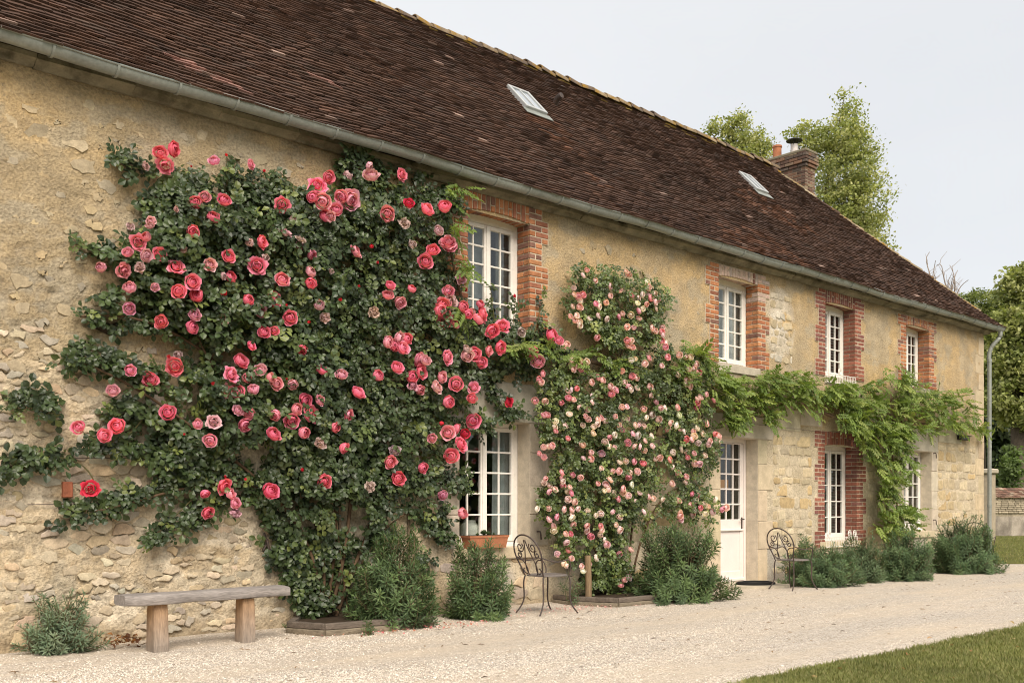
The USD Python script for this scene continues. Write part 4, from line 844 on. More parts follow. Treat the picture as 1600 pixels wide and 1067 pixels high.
def bloom(parent, name, px, py, rad_px, kind, depth, small=False):
    p = to_wall(np.array([[px, py]], float), np.array([-depth]))[0]; rad = rad_px / screen_scale(p)
    tv, tf, tt = (SMALL if small else BIG)[RNG.integers(6 if small else len(BIG))]
    n = np.array([[RNG.normal() * .42 - .2, -1.0, RNG.normal() * .40 + .10]])
    R = frames(n, np.array([RNG.uniform(0, 6.28)]))[0]; s = rad / 1.05
    sq = 1.0
    if kind == 'B': s *= .9; tv = tv * [.55, .55, 1.0]
    if kind == 'W': tv = tv + RNG.normal(size=tv.shape) * .14
    if kind in ('M',): tv = tv + RNG.normal(size=tv.shape) * .045
    a, b = map(np.array, HUES[kind]); hs = 1 + RNG.normal(size=3) * np.array([.04, .05, .05]) + RNG.normal() * np.array([0, .08, .08]); br = RNG.uniform(.88, 1.08)
    col = (a + (b - a) * np.clip(tt + RNG.normal(size=len(tt)) * .06, 0, 1)[:, None]) * hs * br
    return obj(name, (tv @ R.T * s + p, tf), M_petal, parent, col=np.clip(col, 0, .85), smooth=True)
rose_t = [compound(2, .067, 1.15, .39, .037, .033) for _ in range(5)]
rose_cols = [(0.038, 0.060, 0.021), (0.052, 0.078, 0.025), (0.028, 0.045, 0.018), (0.080, 0.108, 0.032), (0.12, 0.145, 0.038)]

rose = tag(xf('climbing_rose', loc=(0, 0, 0)), 'large climbing rose with big coral pink double flowers covering the left wall', 'rose')
SPRAYS = [([(180, 240), (205, 262), (240, 264)], 9, 46), ([(135, 392), (170, 395), (235, 402)], 13, 70), ([(165, 455), (172, 468)], 8, 18), ([(122, 495), (165, 497), (250, 507), (335, 525)], 9, 90), ([(100, 565), (150, 556), (200, 575), (255, 595)], 14, 150),
          ([(25, 640), (55, 625), (90, 632)], 12, 60), ([(0, 735), (25, 728)], 9, 26), ([(45, 722), (75, 706), (100, 722)], 12, 62), ([(135, 700), (165, 690), (215, 697)], 11, 66), ([(170, 650), (205, 622)], 12, 48), ([(105, 818), (140, 790), (215, 772), (300, 745), (370, 735)], 11, 190), ([(232, 840), (270, 826), (310, 805), (360, 770)], 12, 110),
          ([(225, 700), (290, 730), (350, 760)], 16, 110), ([(200, 640), (260, 660), (290, 690)], 14, 70), ([(440, 840), (470, 900), (500, 950)], 24, 260), ([(455, 870), (505, 940)], 26, 150), ([(540, 865), (548, 935)], 14, 40), ([(645, 800), (680, 820), (700, 850)], 10, 60), ([(655, 850), (640, 885), (672, 870)], 8, 34), ([(700, 755), (722, 742), (735, 770)], 7, 30), ([(690, 790), (700, 815)], 8, 22),
          ([(765, 590), (780, 630), (808, 655)], 9, 50), ([(795, 640), (812, 650)], 8, 26), ([(735, 655), (770, 668)], 9, 34), ([(770, 520), (776, 450)], 4, 16), ([(800, 520), (806, 465)], 4, 16), ([(838, 520), (848, 470)], 4, 14), ([(616, 300), (620, 250)], 5, 12), ([(656, 300), (662, 262)], 5, 12), ([(350, 280), (356, 248)], 4, 10), ([(414, 280), (412, 268)], 4, 6), ([(536, 280), (545, 235), (600, 250)], 9, 50), ([(690, 300), (715, 330)], 9, 40)]
q = in_poly(ROSE_MAIN, 8600, ROSE_HOLES)
nz_ = meshkit.fbm(np.column_stack([q / 34.0, np.zeros(len(q))]), 3, 41); edge = np.array([Polygon(ROSE_MAIN).exterior.distance(Point(a)) for a in q])
sel = (nz_ > .41) | (RNG.random(len(q)) < .5) & (edge > 8); q = q[sel]; dense = np.clip(edge[sel] / 45, .35, 1)
dep = .02 + (.36 * RNG.random(len(q)) ** .75) * dense * (.6 + .8 * meshkit.fbm(np.column_stack([q / 55.0, np.ones(len(q))]), 2, 44))
pos = to_wall(q, -dep)
for line, r, n in SPRAYS:
    n = int(n * .9); pos = np.vstack([pos, to_wall(along(line, n, r), -(.03 + .13 * RNG.random(n)))])
tag(foliage(rose_t, pos, .75, 1.0, rose_cols, [.34, .28, .2, .12, .06]).build('leaves', M_leaf, rose), kind='stuff')
def canes(parent, lines, r, col, y0=-.06, name='stem'):
    for ln in lines:
        p = to_wall(np.array(ln, float), np.full(len(ln), y0) - RNG.random(len(ln)) * .09); p = smooth_path(p, 4 * len(ln)) if len(ln) > 2 else p
        obj(name, tube(p, np.linspace(r, r * .45, len(p)), 6), M_bark, parent, col=col, smooth=True)
canes(rose, [[(500, 960), (505, 880), (470, 760), (380, 640), (300, 500)], [(510, 962), (522, 860), (520, 720), (480, 560), (440, 400)], [(515, 960), (540, 850), (555, 700), (570, 520), (560, 300)], [(525, 962), (575, 830), (620, 660), (640, 480), (660, 330)], [(520, 960), (590, 800), (660, 660), (740, 560), (850, 545)], [(500, 955), (480, 850), (420, 770), (300, 760), (140, 800)], [(495, 950), (450, 800), (330, 690), (200, 600), (110, 560)], [(470, 760), (330, 560), (220, 500), (125, 495)]], .022, (0.10, 0.065, 0.04))
canes(rose, [[(222, 655), (160, 690), (122, 668)], [(60, 640), (100, 650)], [(150, 770), (120, 722), (60, 715), (5, 735)], [(355, 290), (354, 245)], [(413, 290), (412, 268)], [(620, 330), (624, 262)], [(660, 320), (660, 262)], [(775, 520), (766, 448)], [(800, 525), (806, 462)], [(830, 540), (848, 468)], [(300, 780), (245, 835)], [(200, 480), (165, 465)]], .007, (0.10, 0.09, 0.04))
canes(rose, [[(545, 960), (536, 900), (525, 800)], [(480, 900), (455, 850), (400, 800)], [(565, 880), (600, 830), (640, 800), (690, 820)]], .012, (0.13, 0.085, 0.05))
BL = {'R': '250,238 273,234 258,259 306,316 351,312 334,338 302,362 441,320 497,288 514,277 488,308 510,336 216,378 250,397 358,400 411,378 630,273,9 669,326 695,321 676,390 665,408 359,400 402,415 362,432 486,443 389,468 429,468 453,496 413,518 429,517,9 472,547 302,440 307,461 302,511 504,577 276,415 279,455 251,503 235,593,15 273,573,15 164,680 182,665 122,667 262,644 378,563 371,610 384,664 478,625 489,645 456,659 429,677,15 525,668 539,700 352,760 321,772,10 326,801 424,766,14 507,752 561,612,14 621,573 644,588 660,581 713,600 738,622 702,628 740,657 715,670 723,693 662,731 624,747 705,712 694,477 689,485 725,479 731,491 751,474,8 748,497 757,490 786,507 770,518 783,543 833,550 742,553 753,566,10 656,567 610,445,8 644,450,9 637,529 617,539 865,525,13 394,540,9',
      'P': '334,250,10 394,257,8 320,308,9 504,315,14 525,327 549,313,17 533,308 227,369 199,394,11 557,392 606,334 700,376,12 488,398 442,436 195,423 364,584 354,611 386,590 424,589 433,599 465,639 389,646 309,662 328,688 429,649 476,676 546,649 204,578 362,771,10 369,786 592,586 657,609 692,589 740,604,11 700,675 675,684,9 611,722 692,773 724,801 703,383 701,455 695,500,16 712,506,8 608,534 631,543 765,548,10 841,564 702,558 657,561 661,581 714,597 626,473 606,460 874,532,8',
      'M': '580,272,14 578,260,10 229,400 236,345,8 446,360 471,383 488,398,10 329,413 487,424 407,486 350,500 305,491 499,476 407,577 534,584,10 157,417,11 202,448,13 242,449,8 202,482 176,610,10 396,607 457,601 334,659,11 373,640 501,625,9 646,601,9 684,604 686,360,9 722,434 737,487,9 625,528 731,556 665,562,9 516,338,8',
      'B': '354,242 299,260 413,267 581,385,7 590,410 350,457,9 561,447 563,447 499,470,5 264,557 333,598,6 448,592 288,678 473,733 352,744 384,748 691,661,9 728,453 805,462 580,384 483,503,6 532,468,5 448,476,5',
      'W': '228,259,6 276,327,6 458,342,7 234,352,7 204,353,6 390,379,7 545,273,8 632,348,9 645,382,8 350,431,8 416,403,7 518,424,5 508,496,9 218,418,7 287,390,5 278,554,7 501,692,9 579,760,9 617,703,8 580,759,8 706,472,9 731,545,8 815,519,8 585,488,8 369,800,9 471,372,8', 'D': '140,763,13 796,627,9 727,677,10 639,317,9'}
DEF = {'R': 12.5, 'P': 11.5, 'M': 10.5, 'B': 5.0, 'W': 7.0, 'D': 11}
placed = []
for k, s in BL.items():
    for e in s.split():
        e = list(map(float, e.split(','))); r = e[2] if len(e) > 2 else DEF[k]
        if any(math.hypot(e[0] - a, e[1] - b) < 5 for a, b in placed): continue
        placed.append((e[0], e[1]))
        inside = Polygon(ROSE_MAIN).contains(Point(e[0], e[1]))
        bloom(rose, 'bud' if k == 'B' else 'bloom', e[0], e[1], r * RNG.uniform(.80, 1.06), k, RNG.uniform(.36, .46) if inside else RNG.uniform(.2, .28))

rose2 = tag(xf('climbing_rose'), 'climbing rose with many small pale blush flowers between the ground floor window and the door', 'rose')
S_TOP = [(885, 455), (898, 425), (950, 412), (985, 420), (1000, 440), (1012, 432), (1045, 455), (1047, 490), (1032, 525), (1015, 542), (985, 540), (950, 532), (915, 508), (895, 505), (880, 485)]
S_STEM = [(935, 505), (1000, 530), (1010, 570), (1015, 600), (970, 610), (945, 580)]
S_MAIN = [(838, 595), (880, 572), (930, 585), (970, 590), (1010, 590), (1030, 560), (1050, 542), (1095, 552), (1118, 590), (1108, 625), (1116, 680), (1126, 700), (1118, 722), (1085, 742), (1062, 765), (1050, 745), (1030, 775), (1010, 800), (990, 830), (975, 870), (985, 905), (960, 915), (930, 935), (915, 895), (890, 878), (862, 845), (846, 808), (842, 775), (858, 745), (880, 715), (850, 690), (846, 650), (832, 620)]
S_SPUR = [(1042, 785), (1060, 765), (1085, 755), (1112, 770), (1132, 790), (1128, 806), (1090, 815), (1062, 812), (1045, 805)]
S_LOW = [(925, 880), (975, 890), (1010, 905), (1005, 925), (960, 925), (940, 920)]
S_HOLE = [[(1020, 665), (1038, 668), (1035, 700), (1018, 700)], [(1000, 800), (1020, 765), (1045, 745), (1050, 790), (1020, 820)], [(868, 690), (880, 700), (870, 712), (855, 700)], [(905, 560), (935, 555), (938, 580), (905, 575)]]
r2 = [compound(2, .052, 1.15, .38, .029, .026) for _ in range(4)]
q = np.vstack([in_poly(S_TOP, 1300), in_poly(S_STEM, 380), in_poly(S_MAIN, 5600, S_HOLE), in_poly(S_SPUR, 420), in_poly(S_LOW, 160), along([(1000, 840), (1030, 800), (1045, 775)], 40, 6), along([(840, 640), (830, 655)], 14, 6), along([(890, 425), (900, 430)], 10, 5), along([(1030, 540), (1035, 580)], 30, 6), along([(915, 900), (925, 940)], 40, 8), along([(1085, 745), (1110, 735)], 24, 8)])
nz_ = meshkit.fbm(np.column_stack([q / 26.0, np.zeros(len(q))]), 3, 51); q = q[(nz_ > .46) | (RNG.random(len(q)) < .3)]
pos = to_wall(q, -(.03 + .40 * RNG.random(len(q)) ** .8))
c2 = [(0.065, 0.094, 0.027), (0.088, 0.122, 0.033), (0.048, 0.073, 0.024), (0.13, 0.165, 0.042), (0.17, 0.19, 0.055)]
tag(foliage(r2, pos, .7, 1.0, c2, [.3, .3, .18, .14, .08]).build('leaves', M_leaf, rose2), kind='stuff')
canes(rose2, [[(985, 945), (965, 860), (945, 740), (960, 600), (985, 480)], [(985, 945), (985, 850), (1010, 720), (1060, 600)], [(980, 945), (930, 860), (890, 760), (870, 640)], [(985, 940), (1000, 850), (1045, 770), (1115, 790)]], .018, (0.12, 0.075, 0.045))
Z2 = '375,105 350,145 440,190 555,230 620,255 675,115 690,140 275,243 280,290 310,305 345,295 325,335 270,380 320,385 250,455 300,450 285,485 320,495 325,525 395,470 445,360 475,350 520,352 475,385 465,450 555,300 530,480 620,460 645,435 707,448 715,293 770,320 800,292 760,355 845,285 890,290 865,320 920,330 900,350 835,205 840,235 830,365 905,400 770,415 800,400 770,470 680,540 730,540 875,545 890,570 945,540 945,575 955,600 945,640 980,660 970,690 455,620 680,640 690,675 715,640 720,690 710,785 740,775 850,770 815,815 640,870 945,830 1075,750 1130,770 1165,765 1120,835 1150,855 1210,820 1190,855 1225,880 1190,900 1170,900 1135,935 1165,930 1130,968 1160,985 1070,895 990,765 265,785 335,800 375,800 260,825 275,855 330,855 310,830 225,670 200,690 15,935 30,955 45,890 465,920 415,955 500,940 755,920 715,910 665,960 690,990 715,1010 755,990 855,990 560,985 585,1010 610,1020 555,1040 190,990 300,1005 420,1055 1285,1045'
Z3 = '295,20 340,50 370,45 345,105 410,35 160,135 80,130 285,145 385,120 530,95 530,140 490,195 430,180 475,250 495,270 350,230 150,240 180,238 238,290 240,335 245,365 320,318 340,420 455,320 540,330 570,315 540,380 600,260 635,290 575,275 185,485 215,480 150,490 115,540 150,570 455,470 520,530 460,575 520,582 600,540 625,450 665,420 705,395 665,490 705,490 680,75 700,45 725,50 675,15 810,20 835,40 880,25 760,180 800,175 710,255 740,320 805,270 765,350 870,320 895,320 850,385 890,400 930,325 990,90 1030,135 930,195 1065,190 1100,185 1000,240 1050,275 955,260 995,405 945,440 1000,480 805,460 860,490 905,490 935,520 745,605 790,600 860,605 925,615 1020,580 1055,575 1120,350 1145,305 1190,325 1215,345 1250,370 1200,180 1210,240 1350,110 1375,100 1350,145 1425,80 1480,125 1345,175 1350,340 1320,370 1325,405 1395,385 1430,310 1265,430 1355,460 1310,430 1490,390 1520,400 1450,440 1440,470 1500,430 1525,445 1160,535 1140,590 1230,510 1265,530 1275,570 1325,540 1330,620 1365,625 1410,555 1160,650 1200,690 1265,720 1265,765 1155,775 600,655 690,680 740,680 815,695 810,730 880,680 295,690 375,710 435,730 165,740 150,770 195,790 195,845 240,820 295,735 300,760 300,790 355,800 335,835 370,850 340,900 395,920 575,775 635,780 625,830 660,820 695,845 775,820 770,850 810,870 670,740 840,785 865,920 900,850 975,880 1010,890 1080,905 1205,905 1310,860 1370,870 1340,910 1300,945 1330,975 1375,960 1400,940 1430,955 1470,980 1495,905 1540,975 1580,960 100,975 185,970 735,895 720,880'
Z4 = '350,165 350,205 350,235 395,165 295,170 460,180 185,240 240,225 255,230 215,290 215,325 360,285 305,345 340,345 460,290 460,325 487,365 560,200 525,212 650,190 560,290 570,320 555,355 590,390 607,425 675,280 705,320 815,115 880,185 950,85 915,75 700,220 310,415 322,465 243,497 343,525 290,565 312,585 420,585 430,615 480,572 530,522 785,458 695,500 735,685 770,665 705,720 900,660 895,685 1145,190 1145,215 1150,240 1240,205 1250,170 1385,185 1455,170 1485,155 1330,200 1295,155'
pts = []
for s, (ox, oy, k) in ((Z4, (820, 760, 4.706)), (Z3, (820, 600, 5.0)), (Z2, (840, 400, 4.85))):
    for e in s.split():
        a, b = map(float, e.split(',')); p = (ox + a / k, oy + b / k)
        if all(math.hypot(p[0] - c, p[1] - d) > 4.2 for c, d in pts): pts.append(p)
for k, (a, b) in enumerate(pts):
    kd = RNG.choice(['s', 't', 'u'], p=[.66, .2, .14])
    if k < 300: bloom(rose2, 'bloom', a, b, RNG.uniform(4.4, 6.2), kd, RNG.uniform(.38, .50), True)
if len(pts) > 300:
    mb = MB()
    for a, b in pts[300:]:
        p = to_wall(np.array([[a, b]]), np.array([-.42]))[0]; tv, tf, tt = SMALL[RNG.integers(6)]; R = frames(np.array([[RNG.normal() * .3, -1, .1]]), np.array([RNG.uniform(0, 6)]))[0]
        A, B = map(np.array, HUES[RNG.choice(['s', 't', 'u'], p=[.56, .2, .24])]); mb.add((tv @ R.T * (5.5 / screen_scale(p)) + p, tf), A + (B - A) * tt[:, None])
    tag(mb.build('small_blooms', M_petal, rose2), kind='stuff')

wist = tag(xf('wisteria'), 'green wisteria with feathery leaves trained along the wall above the door to the house corner', 'wisteria')
W_BAND = [(1118, 600), (1150, 590), (1200, 578), (1232, 582), (1260, 586), (1300, 600), (1330, 608), (1372, 592), (1378, 580), (1410, 572), (1440, 590), (1462, 612), (1480, 608), (1500, 612), (1530, 645), (1520, 660), (1490, 652), (1462, 668), (1460, 680), (1420, 672), (1400, 690), (1370, 668), (1330, 655), (1310, 662), (1296, 640), (1272, 645), (1240, 628), (1210, 640), (1222, 665), (1200, 660), (1190, 640), (1160, 655), (1140, 668), (1124, 655), (1128, 625)]
W_COL = [(1325, 630), (1360, 650), (1405, 655), (1425, 645), (1415, 690), (1424, 715), (1428, 735), (1405, 755), (1408, 785), (1440, 800), (1432, 822), (1400, 840), (1368, 835), (1372, 790), (1375, 740), (1352, 710), (1345, 690), (1322, 672)]
W_ARMS = [([(1060, 560), (1090, 548), (1108, 575), (1135, 600)], 9, 60), ([(845, 548), (880, 552), (915, 565)], 9, 30), ([(930, 560), (965, 575), (1000, 590)], 9, 24), ([(1500, 668), (1525, 668), (1545, 678)], 6, 44), ([(1460, 655), (1500, 668)], 7, 40), ([(1120, 612), (1140, 650), (1150, 668)], 9, 40), ([(700, 312), (722, 292)], 6, 14), ([(706, 345), (712, 380)], 5, 14), ([(722, 415), (730, 425)], 5, 8), ([(735, 498), (705, 480)], 5, 8), ([(1040, 560), (1070, 590), (1085, 620)], 9, 40), ([(1290, 620), (1330, 600)], 8, 40), ([(800, 545), (830, 540)], 8, 24)]
wt = [compound(5, .080, 1.0, .25, .036, .02, curl=c) for c in (.6, .9, 1.3, .3)]
q = np.vstack([in_poly(W_BAND, 1600), in_poly(W_COL, 1150)] + [along(l, int(n * 1.6), r) for l, r, n in W_ARMS])
nz_ = meshkit.fbm(np.column_stack([q / 22.0, np.zeros(len(q))]), 3, 61); q = q[(nz_ > .45) | (RNG.random(len(q)) < .28)]
pos = to_wall(q, -(.04 + .40 * RNG.random(len(q)))); mb = MB(); sel = RNG.integers(4, size=len(pos))
wc = np.array([(0.145, 0.205, 0.045), (0.185, 0.24, 0.055), (0.11, 0.165, 0.037), (0.23, 0.27, 0.075)])
for k in range(4):
    p = pos[sel == k]; n = len(p); dirv = np.stack([RNG.normal(size=n) * 1.0, -np.abs(RNG.normal(size=n)) * .7 - .1, RNG.uniform(-1.15, .45, n)], -1); dirv /= np.linalg.norm(dirv, axis=1, keepdims=True)
    up = np.stack([RNG.normal(size=n) * .3, -.7 + RNG.normal(size=n) * .3, .8 + RNG.normal(size=n) * .3], -1); xv = np.cross(dirv, up); xv /= np.linalg.norm(xv, axis=1, keepdims=True); zv = np.cross(xv, dirv)
    v, f, c = scatter(*wt[k], np.stack([xv, dirv, zv], -1), p, RNG.uniform(.6, 1.25, n), wc[RNG.choice(4, n, p=[.38, .3, .2, .12])] * RNG.uniform(.8, 1.2, (n, 1))); mb.add((v, f), c)
tag(mb.build('leaves', M_wist, wist), kind='stuff')
canes(wist, [[(1398, 905), (1402, 830), (1400, 760), (1392, 700), (1385, 650), (1400, 620)], [(1390, 905), (1392, 840), (1385, 760), (1390, 690), (1365, 660), (1330, 640)], [(1388, 660), (1340, 645), (1260, 632), (1200, 628), (1120, 618), (1060, 590)], [(1395, 655), (1440, 662), (1500, 668), (1540, 676)], [(1300, 650), (1268, 620), (1262, 596)], [(1410, 640), (1425, 610), (1440, 590)], [(1060, 590), (960, 575), (850, 548), (740, 500), (706, 400), (712, 300)]], .030, (0.15, 0.10, 0.065), y0=-.08)

# ------------------------------------------------------------------ spurge shrubs
def euphorbia(px, py, wpx, hpx, label, stems, cols, leaf=0.062, bare=0.25, tall=1.0, name='evergreen_shrub', lean=(0, 0)):
    gx_, gy_ = G(px, py); gy_ = min(gy_, -.22); sc = screen_scale((gx_, gy_)); rad, hh = wpx / sc / 2, hpx / sc * .93
    t = tag(xf(name, loc=(gx_, gy_, 0)), label, 'shrub')
    lv = np.array([[0, 0, 0], [-.085, .6, .03], [.085, .6, .03], [0, 1, -.12]], float) ; lf = np.array([[0, 2, 1], [1, 2, 3]])
    mb = MB(); sm = MB(); seed = int(px)
    ry = min(rad, .62)
    for k in range(stems):
        low = RNG.random() < .8
        a = RNG.uniform(0, 2 * math.pi); el = math.asin(RNG.uniform(-.05, 1.0)); ra = 1.0 if low else RNG.uniform(.5, .9)
        o = np.array([math.cos(el) * math.cos(a), math.cos(el) * math.sin(a), math.sin(el)])
        bump = .62 + .66 * float(meshkit.noise(np.array([o * 2.2 + [seed * .37, 0, 0]]), 3)[0]) + RNG.normal() * .05
        end = np.array([o[0] * rad + lean[0], o[1] * ry + lean[1], .06 * hh + o[2] * hh * .94]) * ra * [bump, bump, bump if o[2] > .3 else 1]
        if gy_ + end[1] > -.04: end[1] = -.04 - gy_ - RNG.random() * .1
        end[2] = max(end[2], .05)
        L = RNG.uniform(.20, .34) * tall * min(1, hh / .6); dr = o * [1.0, 1.0, .5] + [0, 0, .66] + RNG.normal(size=3) * .25; dr /= np.linalg.norm(dr)
        base = end - dr * L; base[2] = max(base[2], .0); midp = (base + end) / 2 + (o * [1, 1, 0]) * .04
        root = np.array([base[0] * .35, base[1] * .35, 0.0]); u = np.linspace(0, 1, 5)[:, None]; q1 = root * (1 - u) + base * u + np.array([0, 0, -.06]) * u * (1 - u)
        u = np.linspace(0, 1, 6)[:, None]; path = np.vstack([q1[:-1], (1 - u) ** 2 * base + 2 * u * (1 - u) * midp + u ** 2 * end])
        sm.add(tube(path, np.linspace(.006, .003, len(path)), 4), (0.15, 0.11, 0.065) if RNG.random() < .5 else (0.10, 0.12, 0.055))
        n = int(L * (1 - bare * .5) / .0072); tt = bare * .5 + (1 - bare * .5) * np.linspace(0.0, 1, n) ** .85
        P = (1 - tt[:, None]) ** 2 * base + 2 * (tt * (1 - tt))[:, None] * midp + tt[:, None] ** 2 * end
        T = 2 * (1 - tt[:, None]) * (midp - base) + 2 * tt[:, None] * (end - midp); T /= np.linalg.norm(T, axis=1, keepdims=True) + 1e-9
        ga = np.arange(n) * 2.4 + RNG.uniform(0, 6); A = np.cross(T, [0.3, .2, 1.0]); A /= np.linalg.norm(A, axis=1, keepdims=True) + 1e-9; B = np.cross(T, A); rad_d = A * np.cos(ga)[:, None] + B * np.sin(ga)[:, None]
        upw = (.05 + .9 * tt ** 4)[:, None]; dv = rad_d * (1 - upw * .55) + T * (upw + .15) - [0, 0, .12]; dv /= np.linalg.norm(dv, axis=1, keepdims=True); xv = np.cross(dv, T); xv /= np.linalg.norm(xv, axis=1, keepdims=True) + 1e-9; zv = np.cross(xv, dv)
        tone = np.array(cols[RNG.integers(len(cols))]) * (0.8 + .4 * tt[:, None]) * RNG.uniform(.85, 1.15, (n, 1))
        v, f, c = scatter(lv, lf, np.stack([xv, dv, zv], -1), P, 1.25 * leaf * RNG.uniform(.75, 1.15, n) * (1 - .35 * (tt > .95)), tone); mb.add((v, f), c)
    sm.build('stems', M_bark, t); tag(mb.build('leaves', M_euph, t), kind='stuff')
    return t
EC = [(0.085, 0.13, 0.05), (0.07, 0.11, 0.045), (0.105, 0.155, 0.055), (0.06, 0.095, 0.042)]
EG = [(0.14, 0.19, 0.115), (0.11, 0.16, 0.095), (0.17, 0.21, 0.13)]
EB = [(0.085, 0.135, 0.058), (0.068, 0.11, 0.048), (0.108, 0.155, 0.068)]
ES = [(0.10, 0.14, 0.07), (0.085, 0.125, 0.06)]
euphorbia(86, 1016, 120, 105, 'small grey-green bushy plant left of the wooden bench against the wall', 150, EG, leaf=.05, bare=.3)
euphorbia(612, 978, 132, 142, 'tall dark green narrow-leaved shrub in the timber edged bed under the big rose', 300, EC, leaf=.07, bare=.1)
euphorbia(745, 964, 116, 112, 'spiky green shrub below the flower box on the window sill', 240, EC, leaf=.066, bare=.12)
euphorbia(1062, 938, 166, 116, 'broad green narrow-leaved shrub left of the white door', 420, EC, leaf=.075, bare=.08)
euphorbia(1278, 914, 112, 70, 'dark green shrub directly behind the iron chair beside the door', 300, EB, leaf=.07, bare=.05)
euphorbia(1343, 908, 80, 74, 'lighter grey-green shrub under the window with the white railing', 240, ES, leaf=.07, bare=.05)
euphorbia(1412, 905, 96, 76, 'low dark green shrub at the foot of the wisteria trunk', 280, EB, leaf=.075, bare=.05)
euphorbia(1504, 895, 116, 88, 'big rounded dark green shrub at the house corner by the downpipe', 420, EB, leaf=.08, bare=.05)
euphorbia(577, 990, 26, 30, 'tiny bright green sprig growing over the front timber of the rose bed', 10, EC, leaf=.05, bare=.1, name='small_plant')
euphorbia(890, 945, 40, 62, 'thin wispy plant behind the iron chair at the wall foot', 16, ES, leaf=.05, bare=.15, name='small_plant', tall=.8)
euphorbia(1236, 905, 22, 60, 'single upright green spray behind the backrest of the chair near the door', 10, EB, leaf=.06, bare=.3, name='small_plant')
euphorbia(452, 985, 22, 14, 'tiny green weed at the left end of the timber bed edging', 7, EC, leaf=.04, bare=.0, name='small_plant')

# ------------------------------------------------------------------ things in front of the wall
bench = tag(xf('wooden_bench'), 'rustic weathered bench of one thick grey beam on two upright wooden blocks', 'bench')
by = -.72
bx0, bx1 = W(187, 930, by)[0], W(443, 925, by)[0]
def beam(x0, x1, y0, y1, z0, z1, seed, col, n=16, wob=.012, sq=.34):
    us = np.linspace(0, 1, n); th = np.linspace(0, 2 * np.pi, 16, endpoint=False)
    sup = lambda c: np.sign(c) * np.abs(c) ** sq
    ring = np.stack([sup(np.cos(th)) * (y1 - y0) / 2, sup(np.sin(th)) * (z1 - z0) / 2], -1); V = []
    for u in us:
        w = wob * (meshkit.fbm(np.column_stack([ring * 9, np.full(16, u * 5 + seed)]), 3, seed) - .5)[:, None] * 2; sc_ = 1 - .05 * (abs(u - .5) > .49)
        V.append(np.column_stack([np.full(16, x0 + (x1 - x0) * u), (ring * sc_ + w) + [(y0 + y1) / 2, (z0 + z1) / 2]]))
    V = np.vstack(V); i, j = np.meshgrid(np.arange(n - 1), np.arange(16), indexing='ij'); f = np.stack([i * 16 + j, i * 16 + (j + 1) % 16, (i + 1) * 16 + (j + 1) % 16, (i + 1) * 16 + j], -1).reshape(-1, 4); f = np.vstack([f[:, [0, 1, 2]], f[:, [0, 2, 3]]])
    k = len(V); V = np.vstack([V, V[:16].mean(0), V[-16:].mean(0)]); f = np.vstack([f, [[k, (j + 1) % 16, j] for j in range(16)], [[k + 1, (n - 1) * 16 + j, (n - 1) * 16 + (j + 1) % 16] for j in range(16)]])
    return V, f
obj('seat', beam(bx0, bx1, by - .13, by + .13, .405, .498, 3, None), M_wood, bench, col=(0.24, 0.215, 0.20), smooth=45)
def blockleg(px, w, dpt, seed):
    x_, y_ = G(px, 1010); x_ = W(px, 960, by)[0]; V, f = beam(0, .405, -dpt / 2, dpt / 2, -w / 2, w / 2, seed, None, 8, .006, .2)
    V = np.stack([V[:, 2], V[:, 1], V[:, 0]], -1); taper = 1 + .12 * (1 - V[:, 2] / .405); V[:, 0] *= taper; V[:, 1] *= taper
    V += [x_, by, -.006]; f = f[:, ::-1]
    u = np.clip(V[:, 2] / .4, 0, 1)[:, None]; front = np.clip(-(V[:, 1:2] - by) / dpt + .15, 0, 1)
    c = np.array([0.24, 0.195, 0.16]) * (1 - u) + np.array([0.33, 0.185, 0.082]) * u; c = c * (1 - .55 * front * (1 - .5 * u)) + np.array([0.27, 0.24, 0.21]) * .55 * front * (1 - .5 * u)
    obj('leg', (V, f), M_woodv, bench, col=c)
blockleg(246, .125, .17, 5); blockleg(383, .12, .16, 9)

